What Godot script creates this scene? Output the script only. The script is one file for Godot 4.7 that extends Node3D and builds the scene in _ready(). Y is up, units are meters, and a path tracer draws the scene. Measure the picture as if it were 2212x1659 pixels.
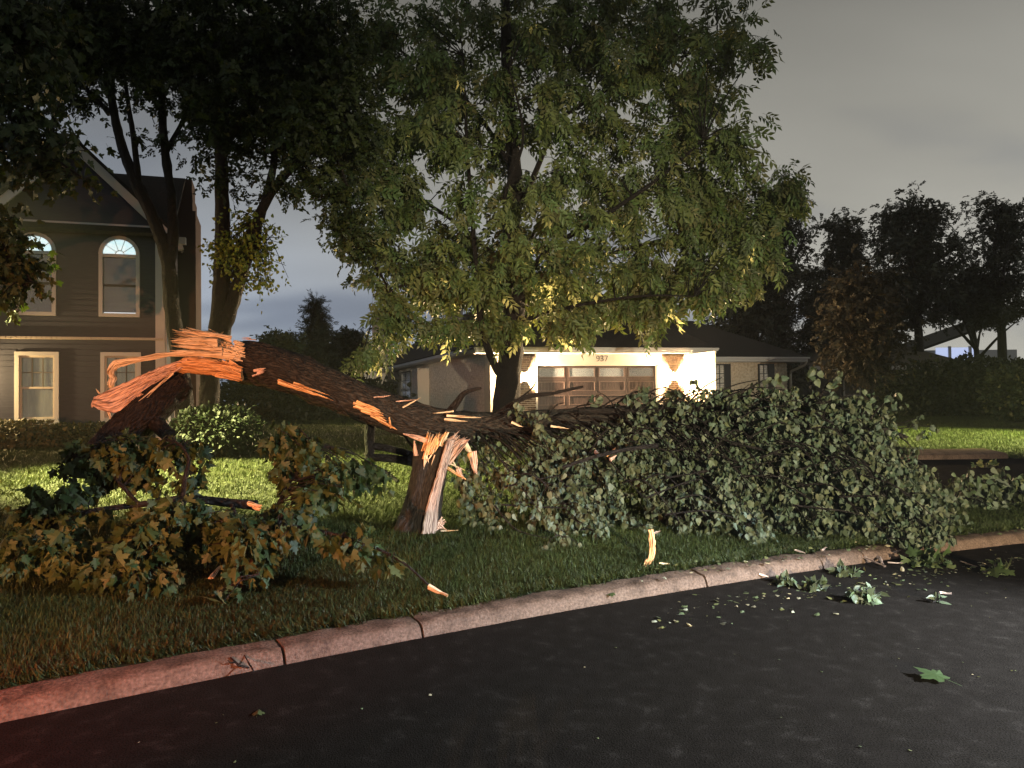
extends Node3D

const EYE := Vector3(0, 1.6, 0)
var cam_basis := Basis()
var rng := RandomNumberGenerator.new()
var M := {}
var unit_box := BoxMesh.new()
var leaf_mesh := {}
var leaf_mats := {}

# ---------------------------------------------------------------- mesh building
class MB:
	var v := PackedVector3Array()
	var n := PackedVector3Array()
	var t := PackedVector2Array()
	var idx := PackedInt32Array()

	func face(p: Array, u: Array = []) -> void:
		var nn: Vector3 = (p[0] - p[2]).cross(p[0] - p[1])
		if p.size() > 3 and nn.length_squared() < 1e-14:
			nn = (p[0] - p[3]).cross(p[0] - p[2])
		nn = nn.normalized()
		var s := v.size()
		for i in p.size():
			v.append(p[i])
			n.append(nn)
			t.append(u[i] if u.size() else Vector2(p[i].x + p[i].z, p[i].y))
		for i in range(1, p.size() - 1):
			idx.append_array([s, s + i, s + i + 1])

	func box(c: Vector3, s: Vector3, b := Basis()) -> void:
		var x := b.x * s.x * 0.5
		var y := b.y * s.y * 0.5
		var z := b.z * s.z * 0.5
		face([c - x - y + z, c - x + y + z, c + x + y + z, c + x - y + z])
		face([c + x - y - z, c + x + y - z, c - x + y - z, c - x - y - z])
		face([c + x - y + z, c + x + y + z, c + x + y - z, c + x - y - z])
		face([c - x - y - z, c - x + y - z, c - x + y + z, c - x - y + z])
		face([c - x + y + z, c - x + y - z, c + x + y - z, c + x + y + z])
		face([c - x - y - z, c - x - y + z, c + x - y + z, c + x - y - z])

	# a rectangle of points with smooth normals; rows of equal length
	func grid(rows: Array, us := 1.0, vs := 1.0) -> void:
		var s := v.size()
		var w: int = rows[0].size()
		for i in rows.size():
			for j in w:
				v.append(rows[i][j])
				n.append(Vector3.ZERO)
				t.append(Vector2(j * us, i * vs))
		var si := idx.size()
		for i in rows.size() - 1:
			for j in w - 1:
				var a := s + i * w + j
				idx.append_array([a, a + w, a + w + 1, a, a + w + 1, a + 1])
		smooth(s, si)

	func smooth(s: int, si: int) -> void:
		for k in range(si, idx.size(), 3):
			var a := idx[k]
			var b := idx[k + 1]
			var c := idx[k + 2]
			var nn := (v[a] - v[c]).cross(v[a] - v[b])
			n[a] += nn
			n[b] += nn
			n[c] += nn
		for k in range(s, v.size()):
			n[k] = n[k].normalized() if n[k].length_squared() > 1e-20 else Vector3.UP

	func tube(p: Array, r: Array, sides: int, cap := true, bumps: FastNoiseLite = null, depth := 0.0, stretch := 0.15) -> void:
		var s := v.size()
		var si := idx.size()
		var tang: Vector3 = (p[1] - p[0]).normalized()
		var nrm := tang.cross(Vector3.RIGHT if absf(tang.x) < 0.8 else Vector3.UP).normalized()
		var along := 0.0
		for i in p.size():
			if i > 0:
				along += p[i].distance_to(p[i - 1])
				var t2: Vector3 = (p[mini(i + 1, p.size() - 1)] - p[i - 1]).normalized()
				nrm = (nrm - t2 * nrm.dot(t2)).normalized()
				tang = t2
			var bin := tang.cross(nrm)
			for j in sides + 1:
				var a := TAU * (j % sides) / sides
				var rr: float = r[i]
				if bumps:
					rr += depth * bumps.get_noise_3d(cos(a) * r[i] * 26.0, along * stretch * 26.0, sin(a) * r[i] * 26.0) * minf(1.0, r[i] * 5.0)
				v.append(p[i] + (nrm * cos(a) + bin * sin(a)) * rr)
				n.append(Vector3.ZERO)
				t.append(Vector2(float(j) / sides * TAU * r[0], along))
		var w := sides + 1
		for i in p.size() - 1:
			for j in sides:
				var a := s + i * w + j
				idx.append_array([a, a + w, a + w + 1, a, a + w + 1, a + 1])
		smooth(s, si)
		for i in p.size():
			var m := (n[s + i * w] + n[s + i * w + sides]).normalized()
			n[s + i * w] = m
			n[s + i * w + sides] = m
		if cap:
			for e in [0, p.size() - 1]:
				var ring := []
				for j in sides:
					ring.append(v[s + e * w + (j if e > 0 else sides - 1 - j)])
				ring.reverse()
				var c: Vector3 = p[e]
				for j in sides:
					face([c, ring[j], ring[(j + 1) % sides]])

	func done(origin := Vector3.ZERO) -> ArrayMesh:
		var a := []
		a.resize(Mesh.ARRAY_MAX)
		if origin != Vector3.ZERO:
			for i in v.size():
				v[i] -= origin
		a[Mesh.ARRAY_VERTEX] = v
		a[Mesh.ARRAY_NORMAL] = n
		a[Mesh.ARRAY_TEX_UV] = t
		a[Mesh.ARRAY_INDEX] = idx
		var m := ArrayMesh.new()
		m.add_surface_from_arrays(Mesh.PRIMITIVE_TRIANGLES, a)
		return m

# ---------------------------------------------------------------- scene helpers
func tag(o: Node, label: String, category: String, group := "") -> void:
	o.set_meta("label", label)
	o.set_meta("category", category)
	if group:
		o.set_meta("group", group)

func thing(called: String, label: String, category: String, where := Vector3.ZERO, turn := 0.0, group := "") -> Node3D:
	var o := Node3D.new()
	o.name = called
	add_child(o, true)
	o.position = where
	o.rotation_degrees.y = turn
	tag(o, label, category, group)
	return o

func origin_of(o: Node) -> Vector3:
	var p := Vector3.ZERO
	while o is Node3D and o != self:
		p += o.position
		o = o.get_parent()
	return p

func put(called: String, mesh: Mesh, mat: Material, parent: Node = self, where := Vector3.ZERO) -> MeshInstance3D:
	var o := MeshInstance3D.new()
	o.name = called
	o.mesh = mesh
	o.material_override = mat
	parent.add_child(o, true)
	o.position = where
	return o

# mesh given in world coordinates, hung under a thing that is not turned
func part(called: String, mb: MB, mat: Material, parent: Node = self) -> MeshInstance3D:
	return put(called, mb.done(origin_of(parent)), mat, parent)

func local_part(called: String, mb: MB, mat: Material, parent: Node) -> MeshInstance3D:
	return put(called, mb.done(), mat, parent)

func board(called: String, parent: Node, c: Vector3, s: Vector3, mat: Material, tilt := Vector3.ZERO) -> MeshInstance3D:
	var o := put(called, unit_box, mat, parent, c)
	o.rotation = tilt
	o.scale = s
	return o

func structure(called: String, mb: MB, mat: Material) -> MeshInstance3D:
	var o := put(called, mb.done(), mat)
	o.set_meta("kind", "structure")
	return o

func scatter(called: String, mesh: Mesh, mat: Material, xs: Array, cs: Array, parent: Node = self) -> MultiMeshInstance3D:
	var off := origin_of(parent)
	var m := MultiMesh.new()
	m.transform_format = MultiMesh.TRANSFORM_3D
	m.use_colors = true
	m.mesh = mesh
	m.instance_count = xs.size()
	for i in xs.size():
		var x: Transform3D = xs[i]
		x.origin -= off
		m.set_instance_transform(i, x)
		m.set_instance_color(i, cs[i])
	var o := MultiMeshInstance3D.new()
	o.name = called
	o.multimesh = m
	o.material_override = mat
	o.set_meta("kind", "stuff")
	parent.add_child(o, true)
	return o

# ---------------------------------------------------------------- measuring
func at(px: float, py: float, d: float) -> Vector3:
	return EYE + cam_basis * Vector3((px - 1106.0) / 1628.0, -(py - 829.5) / 1628.0, -1.0) * d

func kerb_d(x: float) -> float:
	if x < -9.0:
		return -1.484 + (x + 9.0) * 0.959
	if x > 12.0:
		return 9.567 + (x - 12.0) * 0.094
	return 5.477 + 0.588 * x - 0.0206 * x * x

func ground(x: float, z: float) -> float:
	var s := maxf(0.0, (-z - kerb_d(x)) * 0.86)
	return 0.13 + 0.045 * minf(s, 13.0) + 0.02 * clampf(s - 13.0, 0.0, 14.0)

func on_ground(px: float, py: float) -> Vector3:
	var d := 2.0
	while d < 120.0:
		var p := at(px, py, d)
		if p.y <= (ground(p.x, p.z) if -p.z > kerb_d(p.x) else 0.0):
			return p
		d += 0.03
	return at(px, py, 120.0)

func sees(p: Vector3, margin := 60.0) -> bool:
	var q := cam_basis.inverse() * (p - EYE)
	if q.z > -0.5:
		return false
	var x := 1106.0 + 1628.0 * q.x / -q.z
	var y := 829.5 - 1628.0 * q.y / -q.z
	return x > -margin and x < 2212 + margin and y > -margin and y < 1659 + margin

func rnd(a: float, b: float) -> float:
	return rng.randf_range(a, b)

func rdir() -> Vector3:
	return Vector3(rng.randfn(), rng.randfn(), rng.randfn()).normalized()

func curve(p: Array, steps: int) -> Array:   # a smooth line through the points, given evenly
	var out := []
	for i in p.size() - 1:
		var a = p[maxi(i - 1, 0)]
		var b = p[i]
		var c = p[i + 1]
		var d = p[mini(i + 2, p.size() - 1)]
		for k in steps:
			var f := float(k) / steps
			if p[0] is Vector3:
				out.append((b as Vector3).cubic_interpolate(c, a, d, f))
			else:
				out.append(cubic_interpolate(b, c, a, d, f))
	out.append(p[-1])
	return out

func noise(f: float, kind := FastNoiseLite.TYPE_SIMPLEX_SMOOTH, oct := 4, sd := 1) -> FastNoiseLite:
	var n := FastNoiseLite.new()
	n.seed = sd
	n.noise_type = kind
	n.frequency = f
	n.fractal_octaves = oct
	return n

func noise_tex(n: FastNoiseLite, stops: Array, size := 512, bump := false, strength := 4.0) -> NoiseTexture2D:
	var t := NoiseTexture2D.new()
	t.width = size
	t.height = size
	t.seamless = true
	t.noise = n
	if bump:
		t.as_normal_map = true
		t.bump_strength = strength
	elif stops.size():
		var g := Gradient.new()
		g.offsets = PackedFloat32Array(stops.map(func(s): return s[0]))
		g.colors = PackedColorArray(stops.map(func(s): return s[1].linear_to_srgb()))
		t.color_ramp = g
	return t

func lin(r: float, g: float, b: float) -> Color:
	return Color(r, g, b)

func mat(c: Color, rough := 0.8, spec := 0.5) -> StandardMaterial3D:
	var m := StandardMaterial3D.new()
	m.albedo_color = c.linear_to_srgb()
	m.roughness = rough
	m.metallic_specular = spec
	return m

func tri(m: StandardMaterial3D, scale: Vector3, world := true) -> void:
	m.uv1_triplanar = true
	m.uv1_world_triplanar = world
	m.uv1_scale = scale

func glow(c: Color, e: float) -> StandardMaterial3D:
	var m := mat(lin(0.8, 0.8, 0.8), 0.5)
	m.emission_enabled = true
	m.emission = c
	m.emission_energy_multiplier = e
	return m

func tinted(m: StandardMaterial3D) -> StandardMaterial3D:
	m.vertex_color_use_as_albedo = true
	return m

func leafy(c: Color, back: float, rough := 0.55) -> StandardMaterial3D:
	var m := mat(c, rough, 0.4)
	m.backlight_enabled = true
	m.backlight = Color(back, back, back * 0.7)
	m.cull_mode = BaseMaterial3D.CULL_DISABLED
	return m

func make_materials() -> void:
	var k := noise(0.012, FastNoiseLite.TYPE_SIMPLEX_SMOOTH, 5, 3)
	# wet bark: long furrows
	for b in [["bark", lin(0.006, 0.005, 0.004), lin(0.080, 0.064, 0.050), 4.5], ["bark_dark", lin(0.005, 0.0035, 0.003), lin(0.034, 0.024, 0.019), 4.5]]:
		var m := mat(Color.WHITE, 0.62, 0.4)
		var bn := noise(0.035, FastNoiseLite.TYPE_SIMPLEX_SMOOTH, 4, 9)
		bn.fractal_type = FastNoiseLite.FRACTAL_RIDGED
		m.albedo_texture = noise_tex(bn, [[0.0, b[2]], [0.45, b[2].lerp(b[1], 0.6)], [1.0, b[1]]])
		m.heightmap_enabled = false
		m.normal_enabled = true
		m.normal_texture = noise_tex(bn, [], 512, true, 16.0)
		m.normal_scale = 1.0
		m.uv1_scale = Vector3(2.6, 0.30, 1)
		M[b[0]] = m
	# fresh torn wood: fibres along v
	for b in [["wood", lin(0.55, 0.36, 0.20), lin(0.80, 0.62, 0.42)], ["wood_orange", lin(0.42, 0.17, 0.06), lin(0.78, 0.42, 0.18)], ["wood_pink", lin(0.45, 0.26, 0.19), lin(0.70, 0.47, 0.37)], ["wood_pale", lin(0.27, 0.17, 0.13), lin(0.44, 0.33, 0.27)]]:
		var m := mat(Color.WHITE, 0.6, 0.35)
		var wn := noise(0.02, FastNoiseLite.TYPE_SIMPLEX_SMOOTH, 5, 21)
		m.albedo_texture = noise_tex(wn, [[0.2, b[1] * 0.22], [0.38, b[1] * 0.8], [0.55, b[2]], [0.85, b[2].lerp(Color.WHITE, 0.08)]])
		m.normal_enabled = true
		m.normal_texture = noise_tex(wn, [], 512, true, 7.0)
		m.uv1_scale = Vector3(7.0, 0.35, 1)
		M[b[0]] = m
	# wet asphalt
	var a := mat(Color.WHITE, 0.5, 0.10)
	a.albedo_texture = noise_tex(noise(0.016, FastNoiseLite.TYPE_SIMPLEX_SMOOTH, 6, 5), [[0.15, lin(0.0215, 0.0180, 0.0150)], [0.45, lin(0.0245, 0.0205, 0.0172)], [0.7, lin(0.0275, 0.0232, 0.0196)], [0.95, lin(0.050, 0.043, 0.037)]], 1024)
	a.detail_enabled = true
	a.detail_blend_mode = BaseMaterial3D.BLEND_MODE_MUL
	a.detail_uv_layer = BaseMaterial3D.DETAIL_UV_2
	a.uv2_triplanar = true
	a.uv2_world_triplanar = true
	a.uv2_scale = Vector3(0.9, 0.9, 0.9)
	a.detail_albedo = noise_tex(noise(0.13, FastNoiseLite.TYPE_CELLULAR, 1, 44), [[0.0, lin(1, 0.97, 0.93)], [0.25, lin(0.75, 0.72, 0.69)], [0.6, lin(0.40, 0.38, 0.36)], [1.0, lin(0.25, 0.24, 0.23)]], 1024)
	tri(a, Vector3(0.33, 0.33, 0.33))
	a.roughness_texture = noise_tex(noise(0.05, FastNoiseLite.TYPE_SIMPLEX_SMOOTH, 4, 15), [[0.2, lin(0.70, 0.70, 0.70)], [0.55, lin(0.78, 0.78, 0.78)], [0.9, lin(0.88, 0.88, 0.88)]], 512)
	a.roughness = 1.0
	a.normal_enabled = true
	var gn := noise(0.42, FastNoiseLite.TYPE_CELLULAR, 2, 8)
	a.normal_texture = noise_tex(gn, [], 1024, true, 3.0)
	a.normal_scale = 0.35
	M.asphalt = a
	# old concrete, with the orange lamp light on the kerb put into its colour
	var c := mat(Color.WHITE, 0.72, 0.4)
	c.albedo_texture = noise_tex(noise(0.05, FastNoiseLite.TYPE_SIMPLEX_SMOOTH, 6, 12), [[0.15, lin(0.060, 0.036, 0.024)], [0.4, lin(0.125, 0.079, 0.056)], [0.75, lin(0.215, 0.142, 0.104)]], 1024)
	tri(c, Vector3(0.8, 0.8, 0.8))
	c.normal_enabled = true
	c.normal_texture = noise_tex(noise(0.10, FastNoiseLite.TYPE_SIMPLEX_SMOOTH, 3, 4), [], 1024, true, 5.0)
	c.detail_enabled = true
	c.detail_blend_mode = BaseMaterial3D.BLEND_MODE_MUL
	c.detail_uv_layer = BaseMaterial3D.DETAIL_UV_2
	c.uv2_triplanar = true
	c.uv2_world_triplanar = true
	c.uv2_scale = Vector3(0.45, 0.45, 0.45)
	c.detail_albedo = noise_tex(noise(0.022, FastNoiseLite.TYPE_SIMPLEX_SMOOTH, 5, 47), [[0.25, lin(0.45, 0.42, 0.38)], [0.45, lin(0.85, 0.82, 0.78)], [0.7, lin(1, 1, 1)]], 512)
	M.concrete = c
	# soil and thatch below the grass
	var s := mat(Color.WHITE, 0.9, 0.3)
	s.albedo_texture = noise_tex(noise(0.02, FastNoiseLite.TYPE_SIMPLEX_SMOOTH, 6, 33), [[0.2, lin(0.012, 0.013, 0.005)], [0.5, lin(0.022, 0.028, 0.008)], [0.85, lin(0.040, 0.048, 0.012)]], 1024)
	tri(s, Vector3(0.5, 0.5, 0.5))
	M.lawn = s
	# painted brick, siding, roofs
	var br := mat(Color.WHITE, 0.75, 0.35)
	br.albedo_texture = noise_tex(noise(0.02, FastNoiseLite.TYPE_SIMPLEX_SMOOTH, 5, 41), [[0.2, lin(0.46, 0.40, 0.33)], [0.5, lin(0.64, 0.58, 0.50)], [0.85, lin(0.74, 0.69, 0.62)]])
	tri(br, Vector3(0.7, 0.7, 0.7))
	M.brick_paint = br
	M.mortar = mat(lin(0.44, 0.39, 0.34), 0.9)
	M.bricks = [br, br.duplicate(), br.duplicate(), br.duplicate()]
	for i in 4:
		M.bricks[i].albedo_color = [Color(1, 1, 1), Color(0.93, 0.9, 0.86), Color(0.84, 0.80, 0.76), Color(0.97, 0.95, 0.9)][i]
	var sd := mat(Color.WHITE, 0.55, 0.4)
	sd.albedo_texture = noise_tex(noise(0.03, FastNoiseLite.TYPE_SIMPLEX_SMOOTH, 4, 51), [[0.2, lin(0.023, 0.026, 0.046)], [0.8, lin(0.033, 0.036, 0.061)]])
	tri(sd, Vector3(0.25, 2.0, 0.25))
	M.siding = sd
	var rf := mat(Color.WHITE, 0.85, 0.3)
	rf.albedo_texture = noise_tex(noise(0.05, FastNoiseLite.TYPE_CELLULAR, 3, 61), [[0.2, lin(0.016, 0.015, 0.015)], [0.8, lin(0.040, 0.037, 0.036)]])
	tri(rf, Vector3(0.7, 1.6, 0.7))
	M.roof = rf
	M.trim = mat(lin(0.42, 0.42, 0.43), 0.5)
	M.trim_grey = mat(lin(0.40, 0.36, 0.32), 0.55)
	M.white = mat(lin(0.38, 0.345, 0.31), 0.5)
	M.dark_metal = mat(lin(0.02, 0.02, 0.02), 0.4)
	var dw := mat(Color.WHITE, 0.38, 0.5)
	dw.albedo_texture = noise_tex(noise(0.02, FastNoiseLite.TYPE_SIMPLEX_SMOOTH, 5, 71), [[0.2, lin(0.014, 0.008, 0.007)], [0.8, lin(0.030, 0.018, 0.016)]])
	tri(dw, Vector3(3.0, 0.4, 3.0))
	M.door = dw
	M.door_edge = mat(lin(0.065, 0.043, 0.037), 0.4)
	M.muntin = mat(lin(0.09, 0.08, 0.07), 0.6)
	M.blind = mat(lin(0.022, 0.020, 0.022), 0.7)
	var cu := mat(Color.WHITE, 0.9)
	cu.albedo_texture = noise_tex(noise(0.012, FastNoiseLite.TYPE_SIMPLEX_SMOOTH, 3, 81), [[0.2, lin(0.10, 0.12, 0.09)], [0.8, lin(0.20, 0.23, 0.17)]])
	tri(cu, Vector3(1.6, 0.2, 1.6))
	cu.emission_enabled = true
	cu.emission = Color(0.62, 0.68, 0.52)
	cu.emission_energy_multiplier = 0.075
	M.curtain_lit = cu
	M.fanlight = glow(Color(0.80, 0.93, 0.95), 0.95)
	M.slit = glow(Color(0.85, 0.95, 1.0), 0.8)
	var gl := mat(Color(1, 1, 1), 0.05)
	gl.albedo_color = Color(0.9, 0.95, 1.0, 0.08)
	gl.transparency = BaseMaterial3D.TRANSPARENCY_ALPHA
	M.glass = gl
	M.dark_room = mat(lin(0.03, 0.026, 0.024), 0.6)
	M.dead_wood = mat(lin(0.06, 0.045, 0.033), 0.7)
	# leaves (the colour of each copy comes from its own tint)
	M.leaf_any = tinted(leafy(Color.WHITE, 0.55))
	M.leaf_dull = tinted(leafy(Color.WHITE, 0.35, 0.55))
	M.blade = tinted(leafy(Color.WHITE, 0.5, 0.6))
	leaf_mats.maple = [leafy(lin(0.032, 0.054, 0.014), 0.5), leafy(lin(0.048, 0.068, 0.020), 0.5), leafy(lin(0.022, 0.040, 0.010), 0.5), leafy(lin(0.070, 0.082, 0.028), 0.5), leafy(lin(0.030, 0.052, 0.016), 0.5)]
	leaf_mats.linden = [leafy(lin(0.074, 0.096, 0.054), 0.35), leafy(lin(0.095, 0.115, 0.074), 0.35), leafy(lin(0.048, 0.066, 0.034), 0.35), leafy(lin(0.115, 0.132, 0.090), 0.35), leafy(lin(0.078, 0.096, 0.054), 0.35)]
	leaf_mats.ash = [leafy(lin(0.088, 0.125, 0.036), 0.9), leafy(lin(0.110, 0.140, 0.048), 0.9), leafy(lin(0.068, 0.100, 0.028), 0.9), leafy(lin(0.115, 0.125, 0.052), 0.9), leafy(lin(0.092, 0.118, 0.040), 0.9)]

# a flat leaf from the right half of its outline: (x, y) with the stalk at 0,0 and the tip up +y
func leaf_from(half: Array, mid: float, fold: float, droop: float, stalk: float, width: float) -> ArrayMesh:
	var mb := MB.new()
	var bend := func(x: float, y: float) -> Vector3: return Vector3(x * width, y, -absf(x) * fold - droop * y * y + 0.04 * sin(x * 9.0 + y * 5.0) * absf(x))
	for side in [1.0, -1.0]:
		var pts := []
		for h in half:
			pts.append(bend.call(h.x * side, h.y))
		var c: Vector3 = bend.call(0.0, mid)
		for i in pts.size() - 1:
			mb.face([c, pts[i + 1], pts[i]] if side > 0 else [c, pts[i], pts[i + 1]])
	if stalk > 0.0:
		mb.face([Vector3(-0.012, 0.02, 0), Vector3(0.012, 0.02, 0), Vector3(0.01, -stalk, 0.06 * stalk), Vector3(-0.01, -stalk, 0.06 * stalk)])
	return mb.done()

func make_leaves() -> void:
	var mp := [Vector2(0, 0.02), Vector2(0.15, -0.06), Vector2(0.34, 0.0), Vector2(0.29, 0.11), Vector2(0.27, 0.20), Vector2(0.41, 0.26), Vector2(0.57, 0.45), Vector2(0.43, 0.47), Vector2(0.39, 0.58), Vector2(0.19, 0.52), Vector2(0.22, 0.70), Vector2(0.11, 0.77), Vector2(0, 1.0)]
	leaf_mesh.maple = [leaf_from(mp, 0.3, 0.12, 0.12, 0.5, 1.0), leaf_from(mp, 0.3, 0.45, 0.25, 0.5, 0.95), leaf_from(mp, 0.3, -0.3, 0.42, 0.45, 0.9), leaf_from(mp, 0.3, 0.9, 0.2, 0.4, 0.75)]
	var ln := [Vector2(0, 0.04), Vector2(0.18, -0.06), Vector2(0.38, 0.05), Vector2(0.46, 0.30), Vector2(0.38, 0.58), Vector2(0.16, 0.84), Vector2(0, 1.06)]
	leaf_mesh.linden = [leaf_from(ln, 0.35, 0.15, 0.10, 0.5, 1.0), leaf_from(ln, 0.35, 0.5, 0.28, 0.5, 0.92), leaf_from(ln, 0.35, -0.25, 0.3, 0.45, 0.95), leaf_from(ln, 0.35, 1.0, 0.1, 0.4, 0.75)]
	# a compound leaf: seven leaflets on a drooping stalk
	leaf_mesh.ash = []
	for variant in 3:
		var mb := MB.new()
		var r := RandomNumberGenerator.new()
		r.seed = 40 + variant
		var stalk := func(y: float) -> Vector3: return Vector3(0, y, -0.30 * y * y)
		mb.face([Vector3(-0.008, 0, 0), stalk.call(0.5) + Vector3(-0.006, 0, 0), stalk.call(0.5) + Vector3(0.006, 0, 0), Vector3(0.008, 0, 0)])
		mb.face([stalk.call(0.5) + Vector3(-0.006, 0, 0), stalk.call(0.85), stalk.call(0.85) + Vector3(0.005, 0, 0), stalk.call(0.5) + Vector3(0.006, 0, 0)])
		for k in 7:
			var y: float = [0.30, 0.30, 0.52, 0.52, 0.74, 0.74, 0.85][k]
			var ang: float = 0.0 if k == 6 else (1.0 if k % 2 == 0 else -1.0) * r.randf_range(0.75, 1.05)
			var o: Vector3 = stalk.call(y)
			var d := Vector3(sin(ang), cos(ang), r.randf_range(-0.75, -0.15)).normalized()
			var sx := d.cross(Vector3(0, 0, 1)).normalized()
			var l := r.randf_range(0.36, 0.46)
			var up := sx.cross(d).normalized() * (0.035 if sx.cross(d).z > 0 else -0.035)
			var m := o + d * l * 0.5
			var tip := o + d * l + Vector3(0, 0, -0.05)
			mb.face([o, m + sx * 0.085 + up, m])
			mb.face([m, m + sx * 0.085 + up, tip])
			mb.face([o, m, m - sx * 0.085 + up])
			mb.face([m, tip, m - sx * 0.085 + up])
		leaf_mesh.ash.append(mb.done())
	# a twig end with nine small leaves, for trees farther off; and a needled one
	for kind in ["spray", "needles"]:
		leaf_mesh[kind] = []
		for variant in 3:
			var mb := MB.new()
			var r := RandomNumberGenerator.new()
			r.seed = 60 + variant
			var many := 10 if kind == "spray" else 16
			for k in many:
				var y := 0.1 + 0.8 * k / many
				var ang := (1.0 if k % 2 == 0 else -1.0) * r.randf_range(0.4, 1.1)
				var o := Vector3(0, y, -0.25 * y * y)
				var d := Vector3(sin(ang), cos(ang), r.randf_range(-0.9, 0.35)).normalized()
				var l := r.randf_range(0.22, 0.34)
				var w := l * (0.30 if kind == "spray" else 0.10)
				var sx := d.cross(Vector3(r.randf_range(-0.5, 0.5), 0, 1)).normalized()
				mb.face([o, o + d * l * 0.45 + sx * w, o + d * l, o + d * l * 0.45 - sx * w])
			mb.face([Vector3(-0.006, 0, 0), Vector3(-0.004, 0.8, -0.16), Vector3(0.004, 0.8, -0.16), Vector3(0.006, 0, 0)])
			leaf_mesh[kind].append(mb.done())
	# a tuft of grass
	leaf_mesh.tuft = []
	for variant in 4:
		var mb := MB.new()
		var r := RandomNumberGenerator.new()
		r.seed = 80 + variant
		for k in 9:
			var o := Vector3(r.randf_range(-0.5, 0.5), -0.15, r.randf_range(-0.5, 0.5))
			var a := r.randf() * TAU
			var lean := Vector3(cos(a), 0, sin(a)) * r.randf_range(0.1, 0.75)
			var h := r.randf_range(0.6, 1.25)
			var sx := Vector3(-sin(a + r.randf_range(-1, 1)), 0, cos(a)) * 0.035
			var m := o + lean * 0.35 + Vector3(0, h * 0.62, 0)
			var tip := o + lean + Vector3(0, h, 0)
			mb.face([o - sx, m - sx * 0.8, m + sx * 0.8, o + sx])
			mb.face([m - sx * 0.8, tip, m + sx * 0.8])
		leaf_mesh.tuft.append(mb.done())

# a placed leaf: its length runs along dir, its face looks along look
func leaf_at(p: Vector3, dir: Vector3, look: Vector3, size: float) -> Transform3D:
	var y := dir.normalized()
	var z := (look - y * look.dot(y))
	z = z.normalized() if z.length_squared() > 1e-6 else y.cross(Vector3.RIGHT).normalized()
	return Transform3D(Basis(y.cross(z) * size, y * size, z * size), p)

func shade_of(c: Color, spread := 0.3) -> Color:
	var f := rnd(1.0 - spread, 1.0 + spread)
	var w := rnd(-0.16, 0.16)
	return Color(c.r * f * (1.0 + w), c.g * f, c.b * f * (1.0 - w))

# leaves of one plant: the nearest become parts of their own, the rest one mass
func hang_leaves(parent: Node3D, kind: String, tints: Array, xs: Array, single: int, called := "leaf", mass := "leaves") -> void:
	var order := range(xs.size())
	order.sort_custom(func(a, b): return xs[a].origin.distance_squared_to(EYE) / xs[a].basis.y.length_squared() < xs[b].origin.distance_squared_to(EYE) / xs[b].basis.y.length_squared())
	var off := origin_of(parent)
	var variants: Array = leaf_mesh[kind]
	for i in mini(single, xs.size()):
		var x: Transform3D = xs[order[i]]
		x.origin -= off
		var o := MeshInstance3D.new()
		o.name = called
		o.mesh = variants[i % variants.size()]
		o.material_override = leaf_mats[kind][rng.randi() % 5]
		parent.add_child(o, true)
		o.transform = x
	var rest := []
	for k in variants.size():
		rest.append([])
	for i in range(single, xs.size()):
		rest[i % variants.size()].append(xs[order[i]])
	for k in variants.size():
		if rest[k].size():
			var cs := []
			for i in rest[k].size():
				cs.append(shade_of(tints[rng.randi() % tints.size()]))
			scatter(mass, variants[k], M.leaf_any, rest[k], cs, parent)

const LAMP_GARAGE := 140.0
const LAMP_AMBER := 150.0
const LAMP_NEUTRAL := 1050.0
const LAMP_PORCH := 20.0

# ---------------------------------------------------------------- the scene
func night_sky() -> Image:
	var w := 1024
	var h := 512
	var im := Image.create(w, h, false, Image.FORMAT_RGBF)
	var n := noise(1.5, FastNoiseLite.TYPE_SIMPLEX_SMOOTH, 5, 7)
	var n2 := noise(0.9, FastNoiseLite.TYPE_SIMPLEX_SMOOTH, 3, 19)
	for j in h:
		var el := PI * (0.5 - (j + 0.5) / h)
		for i in w:
			var az := TAU * (i + 0.5) / w
			var dir := Vector3(sin(az) * cos(el), sin(el), -cos(az) * cos(el))
			var e := maxf(0.0, sin(el))
			# cloud deck: lit from the town below, brightest between ten and twenty degrees up
			var q := dir / (e + 0.22)
			var c := n.get_noise_3d(q.x * 0.30, q.z * 0.75, 3.0) * 0.5 + 0.5
			var big := n2.get_noise_3d(q.x * 0.25, q.z * 0.25, 9.0)
			var side := sin(az - 0.1)       # the town's side of the sky is a little brighter and warmer
			var l := lerpf(0.50, 0.125, clampf((e - 0.12) / 0.40, 0.0, 1.0))
			l *= (1.0 + 0.34 * big) * (1.0 + 0.55 * (c - 0.5))
			l *= 1.0 + 0.16 * side
			l *= lerpf(0.88, 1.0, clampf(e / 0.16, 0.0, 1.0))
			var thin := clampf((0.50 - c) * 7.0, 0.0, 1.0) * clampf(1.0 - e * 2.2, 0.0, 1.0)
			var col := Color(1.0, 0.975, 0.87).lerp(Color(0.74, 0.88, 1.12), clampf(0.62 - e * 2.6 - 1.1 * side, 0.0, 0.75))
			col = col.lerp(Color(0.55, 0.68, 0.95), thin * 0.6)
			l *= 1.0 - 0.26 * thin
			im.set_pixel(i, j, Color(col.r * l, col.g * l, col.b * l))
	return im

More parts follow.
